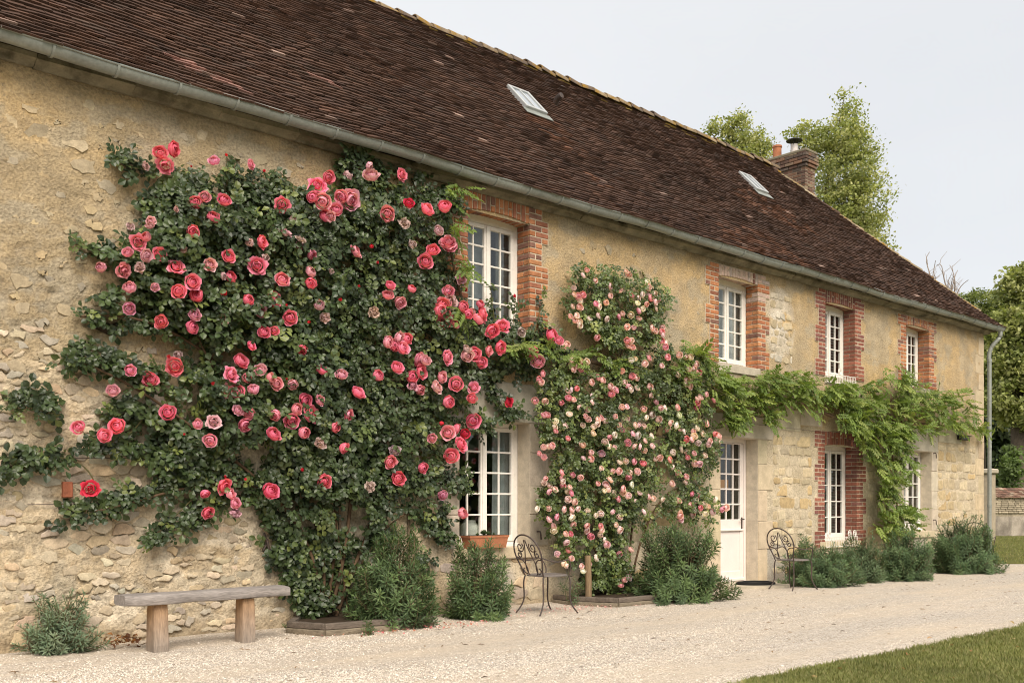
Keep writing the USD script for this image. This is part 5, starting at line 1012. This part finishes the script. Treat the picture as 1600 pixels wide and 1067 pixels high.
def iron_chair(loc, rz, label, group):
    t = tag(xf('iron_chair', loc=loc, rotz=rz), label, 'chair', group)
    # local frame: x forward, y sideways
    def bp(u, z): return np.array([-.20 - .16 * max(0, z - .45) / .45, u, z])
    hoop = [bp(.17 * s, .45) for s in (-1,)] + [bp(-.205, .58), bp(-.235, .70), bp(-.20, .82), bp(-.11, .895), bp(0, .92), bp(.11, .895), bp(.20, .82), bp(.235, .70), bp(.205, .58), bp(.17, .45)]
    obj('back_hoop', tube(smooth_path(hoop, 40), .0095, 7), M_iron, t, smooth=True)
    def scroll(c, r, turns, a0, sgn, lead):
        th = np.linspace(0, turns * 2 * np.pi, 26); rr = r * (1 - .75 * th / th[-1]); sp = [bp(c[0] + sgn * q * math.cos(a0 + w), c[1] + q * math.sin(a0 + w)) for q, w in zip(rr, th)]
        return sp if lead is None else [bp(*l) for l in lead] + sp
    for sg in (-1, 1):
        obj('scroll', tube(scroll((sg * .11, .775), .062, 1.35, 2.4, sg, None), .007, 6), M_iron, t, smooth=True)
        obj('scroll', tube(scroll((sg * .155, .69), .045, 1.3, 1.4, sg, None), .007, 6), M_iron, t, smooth=True)
        obj('scroll', tube(smooth_path([bp(sg * .012, .86), bp(sg * .03, .76), bp(sg * .075, .63), bp(sg * .095, .52), bp(sg * .065, .455)], 18), .007, 6), M_iron, t, smooth=True)
        obj('scroll', tube(smooth_path([bp(sg * .222, .63), bp(sg * .15, .63), bp(sg * .085, .56), bp(sg * .10, .47), bp(sg * .145, .485), bp(sg * .15, .525), bp(sg * .125, .53)], 24), .007, 6), M_iron, t, smooth=True)
        obj('arm', tube(smooth_path([bp(sg * .225, .66), np.array([-.12, sg * .255, .615]), np.array([.0, sg * .265, .615]), np.array([.10, sg * .26, .63]), np.array([.155, sg * .235, .57]), np.array([.16, sg * .21, .455])], 22), .008, 6), M_iron, t, smooth=True)
        obj('leg', tube(smooth_path([(.165, sg * .19, .445), (.18, sg * .20, .28), (.185, sg * .205, .14), (.225, sg * .225, .06), (.265, sg * .24, .008)], 18), .0095, 7), M_iron, t, smooth=True)
        obj('leg', tube(smooth_path([(-.19, sg * .165, .445), (-.205, sg * .175, .28), (-.21, sg * .18, .14), (-.25, sg * .20, .06), (-.29, sg * .215, .008)], 18), .0095, 7), M_iron, t, smooth=True)
    th = np.linspace(0, 2 * np.pi, 29)[:-1]; ringp = np.array([(.215 * np.sign(math.cos(q)) * abs(math.cos(q)) ** .75, .215 * np.sign(math.sin(q)) * abs(math.sin(q)) ** .75) for q in th]); n = len(ringp)
    V = np.vstack([np.column_stack([ringp, np.full(n, .438)]), np.column_stack([ringp * 1.02, np.full(n, .446)]), np.column_stack([ringp * .98, np.full(n, .456)]), [[0, 0, .452]], [[0, 0, .436]]]); q = np.arange(n); q2 = (q + 1) % n
    F_ = np.vstack([np.stack([q, q2, q2 + n], -1), np.stack([q, q2 + n, q + n], -1), np.stack([q + n, q2 + n, q2 + 2 * n], -1), np.stack([q + n, q2 + 2 * n, q + 2 * n], -1), np.stack([q + 2 * n, q2 + 2 * n, np.full(n, 3 * n)], -1), np.stack([q2, q, np.full(n, 3 * n + 1)], -1)])
    obj('seat', (V, F_), mat('seat_metal', color=(0.15, 0.13, 0.12), tone=False, rough=.55, spec=.4, var=.2, scale=25, fine=150, bump=.15, bdist=.001), t)
    return t
iron_chair((8.13, -.87, 0), -4, 'wrought iron chair with scrolled back between the ground floor window and the blush rose', 'wrought iron garden chairs')
iron_chair((13.12, -1.02, 0), -6, 'wrought iron chair with scrolled back just right of the white door', 'wrought iron garden chairs')
iron_chair((20.50, -.72, 0), 6, 'wrought iron chair mostly hidden behind the last shrub at the house corner', 'wrought iron garden chairs')

def bed_frame(pts, label):
    t = tag(xf('bed_edging'), label, 'edging')
    for lvl in range(2):
        off = .012 * (1 - lvl); z0 = -.01 + lvl * .062
        for (a, b) in zip(pts[:-1], pts[1:]):
            a, b = np.array(a), np.array(b); L = np.linalg.norm(b - a); v, f = beam(-.01, L + .01, -.035 - off, .035 + off, 0, .062, 4 + lvl, None, 6, .006); an = math.atan2(b[1] - a[1], b[0] - a[0]); R = rotm([0, 0, 1], an)
            obj('timber', (v @ R.T + [a[0], a[1], z0], f), M_wood, t, col=np.array([(0.20, 0.165, 0.12), (0.13, 0.105, 0.085)][lvl]) * RNG.uniform(.85, 1.15), smooth=45)
    p = Polygon([(q[0], q[1]) for q in pts]); e = trimesh.creation.extrude_polygon(p.buffer(-.02), .085, engine='earcut'); obj('soil', (e.vertices, e.faces), M_soil, t)
c1 = G(508, 992); bed_frame([(5.30, -.08), (5.02, -.42), (c1[0], c1[1]), (6.35, -.95), (6.45, -.08)], 'grey timber edging of the bed at the foot of the big pink rose')
c2_ = G(965, 948); bed_frame([(9.05, -.08), (9.02, -.42), (c2_[0], c2_[1]), (10.35, -1.0), (10.45, -.08)], 'dark timber edging of the bed at the foot of the blush rose')
px_, pz_ = G(927, 945); t = tag(xf('wooden_post', loc=(px_, -.5, 0)), 'short round wooden post standing in front of the blush rose bed', 'post')
obj('post', tube([(0, 0, -.05), (.005, 0, .3), (0.0, .01, .62)], [.045, .042, .04], 10), M_woodv, t, col=(0.21, 0.145, 0.085), smooth=50)
tr = tag(xf('wooden_trellis'), 'thin wooden trellis laths on the wall behind the big rose stems', 'trellis')
for (a, b) in (((478, 846), (548, 846)), ((470, 780), (560, 780)), ((505, 960), (503, 760)), ((532, 950), (528, 740)), ((640, 930), (640, 790))):
    p0, p1 = W(*a, -.05), W(*b, -.05); d_ = .014
    v, f = (cbox(p0[0], p1[0], -.062, -.045, p0[1] - d_, p0[1] + d_, .003) if abs(a[1] - b[1]) < 20 else cbox(p0[0] - d_, p0[0] + d_, -.045, -.028, p0[1], p1[1], .003)); obj('lath', (v, f), M_woodv, tr, col=(0.20, 0.15, 0.10))
# flower box on the sill
fx0, fx1 = W(727, 845, -.06)[0], W(788, 845, -.06)[0]; fb_ = tag(xf('terracotta_flower_box', loc=((fx0 + fx1) / 2, -.06, .742)), 'terracotta flower box with succulents on the ground floor window sill', 'flower box')
L_ = (fx1 - fx0) / 2
def trap(l0, l1, w0, w1, z0, z1): return np.array([[sx * l, sy * w, z] for z, l, w in ((z0, l0, w0), (z1, l1, w1)) for sx, sy in ((-1, -1), (1, -1), (1, 1), (-1, 1))], float), np.array([[0, 3, 2, 1], [4, 5, 6, 7], [0, 1, 5, 4], [1, 2, 6, 5], [2, 3, 7, 6], [3, 0, 4, 7]])
obj('box', trap(L_ * .90, L_ * .97, .065, .082, 0, .125), M_terra, fb_); obj('rim', trap(L_, L_ * 1.01, .088, .09, .1255, .152), M_terra, fb_); obj('soil', trap(L_ * .95, L_ * .95, .075, .075, .1525, .156), M_soil, fb_)
lv = np.array([[0, 0, 0], [-.25, .5, .1], [.25, .5, .1], [0, 1, .12]]); lf = np.array([[0, 2, 1], [1, 2, 3]])
for (ox, n, r) in ((-.02, 60, .07), (.05, 46, .055), (-.12, 24, .035), (.14, 24, .03)):
    nn = unit(n); nn[:, 2] = np.abs(nn[:, 2]) + .15; fr = frames(np.cross(nn, unit(n)), np.zeros(n)); xv = np.cross(nn, [0, 0.1, 1.0]); xv /= np.linalg.norm(xv, axis=1, keepdims=True); nn /= np.linalg.norm(nn, axis=1, keepdims=True)
    v, f, c = scatter(lv, lf, np.stack([xv, nn, np.cross(xv, nn)], -1), np.tile([ox, 0, .155], (n, 1)), np.full(n, r), np.array([[0.10, 0.14, 0.07]]) * RNG.uniform(.7, 1.3, (n, 1))); obj('succulent', (v, f), M_euph, fb_, col=c)
x_, y_ = 13.18, -.33; dm = tag(xf('door_mat', loc=(x_, y_, .044)), 'dark oval rubber mat on the step before the white door', 'mat')
th = np.linspace(0, 2 * np.pi, 32, endpoint=False)
e = trimesh.creation.extrude_polygon(Polygon(np.stack([.36 * np.cos(th), .27 * np.sin(th)], -1)), .022, engine='earcut'); obj('mat', (e.vertices, e.faces), M_rubber, dm)
for rr in (.9, .72, .5): obj('rib', tube([(.36 * rr * math.cos(q), .27 * rr * math.sin(q), .024) for q in np.linspace(0, 2 * np.pi, 33)], .009, 6), M_rubber, dm)
# behind the glass
lm = tag(xf('table_lamp', loc=(14.10, .95, 0)), 'small lamp with a glowing orange shade behind the glass of the door', 'lamp')
zc = W(1133, 756, .95)[1]
v, f = lathe([(.10, zc - .07), (.10, zc + .07), (.095, zc + .07), (.095, zc - .07)], 18); obj('shade', (v, f), M_lamp, lm); obj('stem', tube([(0, 0, .76), (0, 0, zc)], .012, 8), M_iron, lm); v, f = lathe([(0, .75), (.07, .75), (.06, .77), (0, .78)], 16); obj('base', (v, f), M_iron, lm)
st_ = tag(xf('side_table', loc=(14.10, .95, 0)), 'small table under the orange lamp behind the door glass', 'table'); obj('tabletop', cbox(-.25, .25, -.2, .2, .72, .75), M_woodv, st_, col=(0.12, 0.07, 0.04))
for sx in (-.22, .22):
    for sy in (-.17, .17): obj('leg', cbox(sx - .02, sx + .02, sy - .02, sy + .02, 0.001, .719), M_woodv, st_, col=(0.12, 0.07, 0.04))
vz = tag(xf('glass_jar', loc=(8.02, .40, .80)), 'round pale jar standing inside the ground floor window', 'jar'); v, f = lathe([(0, 0), (.10, 0), (.13, .10), (.12, .2), (.08, .24), (.08, .27)], 20); obj('jar', (v, f), mat('pale_ceramic', color=(0.5, .5, .46), tone=False, bump=0), vz, smooth=40)
obj('inner_sill', cbox(-.16, .5, -.16, .16, -.04, -.001), M_white, vz)
# litter on the gravel
def litter(name, c, n, spread, cols, size, label, cat, zup=0.01):
    mb = MB(); lv, lf = leaflet(.35, .2, .3); p = np.column_stack([c[0] + RNG.normal(size=n) * spread[0], c[1] + RNG.normal(size=n) * spread[1], zup + RNG.random(n) * spread[2]]); p[:, 1] = np.minimum(p[:, 1], -.04)
    v, f, cc = scatter(lv, lf, frames(unit(n) * .7 + [0, 0, 1], RNG.uniform(0, 6.28, n)), p, size * RNG.uniform(.6, 1.3, n), np.array(cols)[RNG.integers(len(cols), size=n)] * RNG.uniform(.7, 1.2, (n, 1))); tag(obj(name, (v, f), M_petal, col=cc), label, cat, kind='stuff')
litter('dead_leaves', (3.42, -.28), 60, (.10, .06, .10), [(0.24, 0.10, 0.035), (0.30, 0.14, 0.05), (0.14, 0.06, 0.03)], .05, 'little heap of dry brown leaves under the left end of the bench', 'leaves')
litter('fallen_petals', (9.0, -.75), 260, (.75, .18, .004), [(0.66, 0.36, 0.36), (0.7, 0.5, 0.46), (0.5, 0.25, 0.26)], .026, 'fallen pink petals on the gravel below the blush rose', 'petals', .012)
litter('rose_petals', (6.2, -1.05), 120, (.6, .10, .004), [(0.62, 0.2, 0.22), (0.7, 0.42, 0.4), (0.4, 0.16, 0.1)], .028, 'fallen pink petals along the timber bed of the big rose', 'petals', .012)
n = 420; pp = np.column_stack([RNG.uniform(2, 21, n), RNG.uniform(-4.9, -.1, n), np.full(n, .014)]); mb = MB(); lv, lf = leaflet(.12, .1, .1)
v, f, cc = scatter(lv, lf, frames(unit(n) * .15 + [0, 0, 1], RNG.uniform(0, 6.28, n)), pp, RNG.uniform(.02, .075, n), np.array([(0.16, 0.10, 0.06), (0.24, 0.15, 0.08), (0.10, 0.07, 0.05)])[RNG.integers(3, size=n)]); tag(obj('twigs_and_leaves', (v, f), M_petal, col=cc), 'small dry twigs and leaf scraps scattered over the pale gravel', 'twigs', kind='stuff')
n = 26; gp = np.column_stack([RNG.uniform(6.3, 11.5, n), RNG.uniform(-6.4, -5.0, n), np.full(n, .05)]); lv, lf = leaflet(.4, .15, .25)
v, f, cc = scatter(lv, lf, frames(unit(n) * .5 + [0, 0, 1], RNG.uniform(0, 6.28, n)), gp, RNG.uniform(.03, .06, n), np.array([(0.45, 0.27, 0.13), (0.55, 0.4, 0.24), (0.35, 0.14, 0.06)])[RNG.integers(3, size=n)]); tag(obj('fallen_leaves', (v, f), M_petal, col=cc), 'dry tan leaves lying on the lawn at lower right', 'leaves', kind='stuff')

# ------------------------------------------------------------------ beyond the house
bw = tag(xf('boundary_wall'), 'old rendered boundary wall with a tiled coping beyond the house corner', 'wall')
A = np.array(G(1538, 838)); B = A + np.array([ST, -CT]) * 9 + np.array([CT, ST]) * 1.0; dv = (B - A) / np.linalg.norm(B - A); nv = np.array([dv[1], -dv[0]]); Lb = np.linalg.norm(B - A)
def bwp(v): return np.column_stack([A[0] + v[:, 0] * dv[0] + v[:, 1] * nv[0], A[1] + v[:, 0] * dv[1] + v[:, 1] * nv[1], v[:, 2]])
us, zs = np.linspace(0, Lb, 90), np.linspace(-.1, 1.62, 30); U, Zb = np.meshgrid(us, zs, indexing='ij'); nb = meshkit.fbm(np.stack([U * 1.5, Zb * 3, 0 * U], -1), 4, 71); V = np.stack([U, .05 * (nb - .5), Zb], -1).reshape(-1, 3); i, j = np.meshgrid(np.arange(89), np.arange(29), indexing='ij'); a = i * 30 + j
cb = np.where((Zb > .78 + .1 * nb)[..., None], np.array([0.34, 0.29, 0.21]), np.array([0.40, 0.35, 0.29])) * (.75 + .5 * nb)[..., None]; cb = cb * (1 - .45 * np.clip((meshkit.fbm(np.stack([U * 3, Zb * .6, 0 * U], -1), 4, 72) - .5) / .15, 0, 1) * np.clip((1.0 - Zb) / .4, 0, 1))[..., None]
obj('render', (bwp(V), np.stack([a, a + 30, a + 31, a + 1], -1).reshape(-1, 4)), M_wall, bw, col=cb.reshape(-1, 3), smooth=True)
v, f = box(0, Lb, -.45, -.04, -.1, 1.6); obj('core', (bwp(v), f), M_wall, bw, col=(0.34, 0.29, 0.21))
mb = MB()
for zq in np.arange(.95, 1.6, .085):
    x = RNG.uniform(0, .2)
    while x < Lb:
        w = RNG.uniform(.14, .34); v, f = cbox(x, x + w - .015, -.03, .05 + RNG.uniform(0, .02), zq, zq + .068, .012); mb.add((bwp(v), f), np.array([0.40, 0.34, 0.25]) * RNG.uniform(.7, 1.2)); x += w
tag(mb.build('stone_courses', M_stone, bw), kind='stuff')
for r in range(5):
    x = -.05 + (r % 2) * .09; mb = MB()
    while x < Lb:
        s0, s1 = .16 - r * .085, .02 - r * .085; z0, z1 = 1.60 + r * .075, 1.68 + r * .075
        v = np.array([[x, s0, z0], [x + .165, s0, z0], [x + .165, s1 - .05, z1 + .012], [x, s1 - .05, z1 + .012], [x, s0, z0 - .02], [x + .165, s0, z0 - .02], [x + .165, s1 - .05, z1 - .01], [x, s1 - .05, z1 - .01]]) + [0, 0, RNG.normal() * .006]
        mb.add((bwp(v), TF), np.array([[0.17, 0.095, 0.07], [0.22, 0.14, 0.10], [0.13, 0.08, 0.06], [0.25, 0.19, 0.14]][RNG.integers(4)]) * RNG.uniform(.8, 1.2)); x += .172
    tag(mb.build('coping_tiles', M_tile, bw), kind='stuff')
gp_ = tag(xf('gate_pillar', loc=(*G(1543, 846), 0)), 'stone gate pillar with a flat cap just right of the downpipe', 'pillar')
obj('shaft', cbox(-.2, .2, -.2, .2, -.05, 2.36, .02), M_ashlar, gp_, col=(0.36, 0.30, 0.22)); obj('cap', cbox(-.28, .28, -.28, .28, 2.361, 2.54, .05), M_ashlar, gp_, col=(0.40, 0.35, 0.27))

def tree_at(px, zdist, name, label, top_py, base_w, trunk_col=(0.10, 0.08, 0.06), group=None):
    r = ray(px, HY); r = r / FPX * zdist; loc = np.array([r[0], r[1] - DIST, 0]); return tag(xf(name, loc=tuple(loc)), label, 'tree', group), loc
def crown(t, blobs, n, leaf, cols, loc, lean=(0, 0, 0), hollow=.55, name='crown', drop=.0, clump=.5, leaves_per=26):
    """blobs: (dx screen-right metres, dy depth metres, z, rx, ry, rz)"""
    R_ = np.array([ST, -CT, 0]); Fv = np.array([CT, ST, 0]); P, Tn = [], []; vol = np.array([b[3] * b[4] * b[5] for b in blobs]) ** (2 / 3); vol /= vol.sum(); cols = np.array(cols)
    for b, w in zip(blobs, vol):
        m = max(4, int(n * w / leaves_per)); d = unit(m) * (hollow + (1 - hollow) * RNG.random((m, 1)) ** .5); c = d * [b[3], b[4], b[5]] + [b[0], b[1], b[2]]
        for q in c:
            k = int(leaves_per * RNG.uniform(.4, 1.6)); off = RNG.normal(size=(k, 3)) * clump * [1, 1, .6] + np.array(lean) * np.abs(RNG.normal(size=(k, 1))) * clump * 1.4; pp = q + off
            P.append(pp[:, :1] * R_ + pp[:, 1:2] * Fv + np.array([0, 0, 1.0]) * pp[:, 2:]); Tn.append(np.tile(cols[RNG.integers(len(cols))] * RNG.uniform(.75, 1.25), (k, 1)) * RNG.uniform(.85, 1.15, (k, 1)))
    P, Tn = np.vstack(P), np.vstack(Tn); kk = len(P); lv = np.array([[-.4, -.1, 0], [.4, -.1, 0.05], [.3, .6, .12], [-.3, .6, .08], [0, 1, 0]], float); lf = np.array([[0, 1, 2], [0, 2, 3], [3, 2, 4]])
    v, f, c = scatter(lv, lf, frames(unit(kk) * .8 + [-.1, -.3, .5], RNG.uniform(0, 6.28, kk)), P, leaf * RNG.uniform(.6, 1.3, kk), Tn); tag(obj(name, (v, f), M_tree, t, col=c), kind='stuff')
def trunk(t, h, r, limbs, col=(0.10, 0.08, 0.06), name='trunk'):
    R_ = np.array([ST, -CT, 0]); Fv = np.array([CT, ST, 0]); loc3 = lambda q: q[0] * R_ + q[1] * Fv + np.array([0, 0, q[2]])
    mb = MB(); mb.add(tube([loc3((0, 0, -.2)), loc3((.1, 0, h * .4)), loc3((0, .1, h))], [r * 1.3, r, r * .5], 9), col)
    for l in limbs:
        p = smooth_path([loc3(q) for q in l], 10); mb.add(tube(p, np.linspace(r * .4, r * .05, 10), 5), col)
    mb.build(name, M_bark, t)
YG = [(0.32, 0.33, 0.11), (0.25, 0.275, 0.09), (0.38, 0.38, 0.17), (0.19, 0.22, 0.07)]
D = 46.0; k = D / FPX                                 # metres per picture pixel there
t, loc = tree_at(1296, D, 'windblown_tree', 'tall yellow-green tree tossed by wind behind the brick chimney', 150, 5)
zz = lambda py: EYE + (HY - py) * k
mx = lambda px, c: (px - c) * k
crown(t, [(mx(1318, 1296), 0, zz(195), .55, 1, 1.1), (mx(1300, 1296), 0, zz(230), 1.3, 1.6, 1.1), (mx(1248, 1296), 0, zz(212), .75, .8, .5), (mx(1268, 1296), 0, zz(228), .8, .8, .6), (mx(1335, 1296), 0, zz(238), .9, 1.2, 1.2), (mx(1308, 1296), 0, zz(280), 1.7, 1.8, 1.5), (mx(1340, 1296), 0, zz(315), 1.25, 1.5, 1.4), (mx(1300, 1296), 0, zz(330), 1.5, 1.8, 1.3), (mx(1345, 1296), 0, zz(360), .9, 1.2, .8), (mx(1320, 1296), 0, zz(375), 1.4, 1.5, 1.2), (mx(1290, 1296), 0, zz(420), 2.2, 2, 2), (mx(1310, 1296), 0, zz(160), .2, .3, .6), (mx(1355, 1296), 0, zz(395), .8, .8, .5)], 34000, .105, YG, loc, lean=(1.1, 0, .55), clump=.17, leaves_per=26, hollow=.2)
trunk(t, zz(330), .30, [[(0, 0, zz(420)), (mx(1330, 1296), 0, zz(350)), (mx(1345, 1296), 0, zz(300)), (mx(1350, 1296), 0, zz(230))], [(0, 0, zz(400)), (mx(1290, 1296), 0, zz(300)), (mx(1305, 1296), 0, zz(220)), (mx(1320, 1296), 0, zz(145))], [(0, 0, zz(380)), (mx(1262, 1296), 0, zz(280)), (mx(1244, 1296), 0, zz(212))], [(0, 0, zz(390)), (mx(1350, 1296), 0, zz(370)), (mx(1365, 1296), 0, zz(340))]])
t, loc = tree_at(1150, D, 'windblown_tree', 'pale green treetop peeping over the roof ridge left of the chimney', 180, 3)
crown(t, [(mx(1148, 1150), 0, zz(205), .55, .8, .55), (mx(1120, 1150), 0, zz(205), .5, .6, .35), (mx(1150, 1150), 0, zz(225), 1.0, 1, .5), (mx(1178, 1150), 0, zz(225), .5, .6, .4), (mx(1190, 1150), 0, zz(238), .4, .5, .35), (mx(1160, 1150), 0, zz(260), 1.5, 1.3, .9), (mx(1152, 1150), 0, zz(190), .25, .3, .3)], 7600, .105, YG, loc, lean=(.5, 0, .9), clump=.15, leaves_per=22, hollow=.2)
trunk(t, zz(240), .25, [[(0, 0, zz(300)), (mx(1140, 1150), 0, zz(240)), (mx(1153, 1150), 0, zz(185))], [(0, 0, zz(300)), (mx(1175, 1150), 0, zz(250)), (mx(1192, 1150), 0, zz(228))], [(0, 0, zz(300)), (mx(1130, 1150), 0, zz(240)), (mx(1110, 1150), 0, zz(205))]])
t, loc = tree_at(1478, D, 'bare_tree', 'leafless grey branches rising behind the roof at right', 395, 2)
LM = [[(1455, 470), (1450, 430), (1448, 400), (1452, 394)], [(1455, 470), (1458, 435), (1460, 408)], [(1455, 470), (1445, 440), (1440, 428)], [(1458, 470), (1463, 450), (1464, 430)], [(1484, 480), (1478, 440), (1473, 415), (1472, 410)], [(1486, 480), (1485, 445), (1483, 415)], [(1487, 480), (1490, 445), (1497, 422)], [(1490, 485), (1500, 455), (1512, 438)], [(1482, 470), (1480, 450), (1484, 430)], [(1488, 470), (1492, 450), (1489, 432)]]
mb = MB(); R_ = np.array([ST, -CT, 0])
mb.add(tube([R_ * mx(1470, 1478) + [0, 0, -.2], R_ * mx(1468, 1478) + [0, 0, zz(560)], R_ * mx(1470, 1478) + [0, 0, zz(490)]], [.3, .22, .12], 8), (0.30, 0.25, 0.22))
for l in LM:
    pts_ = [(1470, 500)] + l; p = smooth_path([R_ * mx(a_, 1478) + np.array([CT, ST, 0]) * RNG.normal() * .2 + [0, 0, zz(b_)] for a_, b_ in pts_], 14); mb.add(tube(p, np.linspace(.06, .014, 14), 5), (0.30, 0.25, 0.22))
    for e in range(4):
        s_ = p[RNG.integers(5, 13)]; mb.add(tube([s_, s_ + R_ * RNG.normal() * .14 + [0, 0, .25], s_ + R_ * RNG.normal() * .28 + [0, 0, .6]], [.016, .012, .006], 4), (0.32, 0.27, 0.24))
mb.build('branches', M_bark, t)
DG = [(0.085, 0.125, 0.035), (0.065, 0.10, 0.028), (0.11, 0.15, 0.045)]
LG = [(0.30, 0.32, 0.11), (0.24, 0.27, 0.09), (0.35, 0.36, 0.15), (0.17, 0.20, 0.06)]
D2 = 52.0; k = D2 / FPX
t, loc = tree_at(1528, D2, 'round_tree', 'dense rounded green tree just right of the roof end', 455, 4)
crown(t, [(mx(1530, 1528), 0, zz(487), 1.55, 1.8, .95), (mx(1505, 1528), 0, zz(500), 1.2, 1.4, .9), (mx(1556, 1528), 0, zz(500), 1.2, 1.5, .9), (mx(1530, 1528), 0, zz(530), 2.2, 2, 1.4), (mx(1540, 1528), 0, zz(590), 2.0, 2, 2)], 26000, .14, [(0.17, 0.205, 0.065), (0.13, 0.165, 0.05), (0.22, 0.245, 0.09)], loc, clump=.2, leaves_per=26, hollow=.75)
trunk(t, zz(560), .3, [])
t, loc = tree_at(1588, 47.0, 'chestnut_tree', 'big pale green tree at the right edge above the boundary wall', 430, 5)
k = 47.0 / FPX
crown(t, [(mx(1590, 1588), 0, zz(515), 1.2, 1.5, 1.0), (mx(1625, 1588), 0, zz(500), 1.5, 1.5, 1.4), (mx(1572, 1588), 0, zz(560), .9, 1.2, .8), (mx(1600, 1588), 0, zz(575), 1.5, 1.5, 1.1), (mx(1580, 1588), 0, zz(620), 1.1, 1.3, .85), (mx(1610, 1588), 0, zz(645), 1.3, 1.4, .9), (mx(1650, 1588), 0, zz(580), 1.6, 1.5, 1.8), (mx(1590, 1588), 0, zz(440), .55, .6, .35), (mx(1578, 1588), 0, zz(452), .4, .5, .2), (mx(1604, 1588), 0, zz(430), .6, .6, .5), (mx(1572, 1588), 0, zz(470), .25, .3, .18), (mx(1610, 1588), 0, zz(465), .7, .7, .4)], 26000, .17, LG, loc, clump=.22, leaves_per=24, hollow=.75)
trunk(t, zz(500), .35, [[(0, 0, zz(560)), (mx(1600, 1588), 0, zz(480)), (mx(1590, 1588), 0, zz(442))], [(0, 0, zz(540)), (mx(1580, 1588), 0, zz(490)), (mx(1570, 1588), 0, zz(470))]])
t, loc = tree_at(1570, 62.0, 'dark_tree', 'dark shaded tree mass behind the boundary wall at right', 520, 8); k = 62.0 / FPX
crown(t, [(mx(1555, 1570), 0, zz(590), 2.4, 2, 2.2), (mx(1600, 1570), 0, zz(620), 3, 2, 2.6), (mx(1560, 1570), 0, zz(680), 2.4, 2, 2.4), (mx(1605, 1570), 0, zz(710), 3, 2, 2.6), (mx(1570, 1570), 0, zz(750), 3, 2, 2), (mx(1640, 1570), 0, zz(670), 3, 2, 3.5), (mx(1530, 1570), 0, zz(700), 2.5, 2, 3.0)], 15000, .34, [(0.030, 0.045, 0.018), (0.022, 0.034, 0.014), (0.04, 0.058, 0.022)], loc, clump=.5, leaves_per=28, hollow=.6)
trunk(t, zz(640), .4, [])
t, loc = tree_at(1581, 43.0, 'columnar_shrub', 'small upright light green shrub standing above the boundary wall', 693, 1.2); k = 43.0 / FPX
crown(t, [(mx(1580, 1581), 0, zz(712), .38, .4, .42), (mx(1578, 1581), 0, zz(735), .45, .45, .45), (mx(1582, 1581), 0, zz(757), .42, .4, .5), (mx(1580, 1581), 0, zz(790), .5, .4, .6)], 2200, .13, [(0.12, 0.17, 0.055), (0.10, 0.14, 0.045)], loc, clump=.13, leaves_per=20, hollow=.6)
trunk(t, zz(760), .06, [])

# trees across the lawn, on the far side of the forecourt
tb = tag(xf('far_wood', loc=(18, -52, 0)), 'dark line of trees across the lawn, facing the house', 'wood', kind='stuff')
n = 9000; lv = np.array([[-.4, -.1, 0], [.4, -.1, 0.05], [.3, .6, .12], [-.3, .6, .08], [0, 1, 0]], float); lf = np.array([[0, 1, 2], [0, 2, 3], [3, 2, 4]])
bx = RNG.uniform(-45, 50, 60); bh = RNG.uniform(5, 9, 60); kk = RNG.integers(60, size=n); d = unit(n) * (.5 + .5 * RNG.random((n, 1)))
pp = np.column_stack([bx[kk] + d[:, 0] * 4, d[:, 1] * 3 + RNG.normal(size=n), np.abs(bh[kk] * .52 + d[:, 2] * bh[kk] * .52)])
v, f, c = scatter(lv, lf, frames(unit(n) * .8 + [0, .6, .4], RNG.uniform(0, 6.28, n)), pp, RNG.uniform(.7, 1.3, n), np.array([[0.05, 0.08, 0.025]]) * RNG.uniform(.6, 1.4, (n, 1)))
tag(obj('crowns', (v, f), M_tree, tb, col=c), kind='stuff')
for q in range(0, 60, 3): obj('trunk', tube([(bx[q], 0, -.1), (bx[q] + .1, 0, bh[q] * .6)], [.25, .15], 7), M_bark, tb, col=(0.09, 0.07, 0.05))
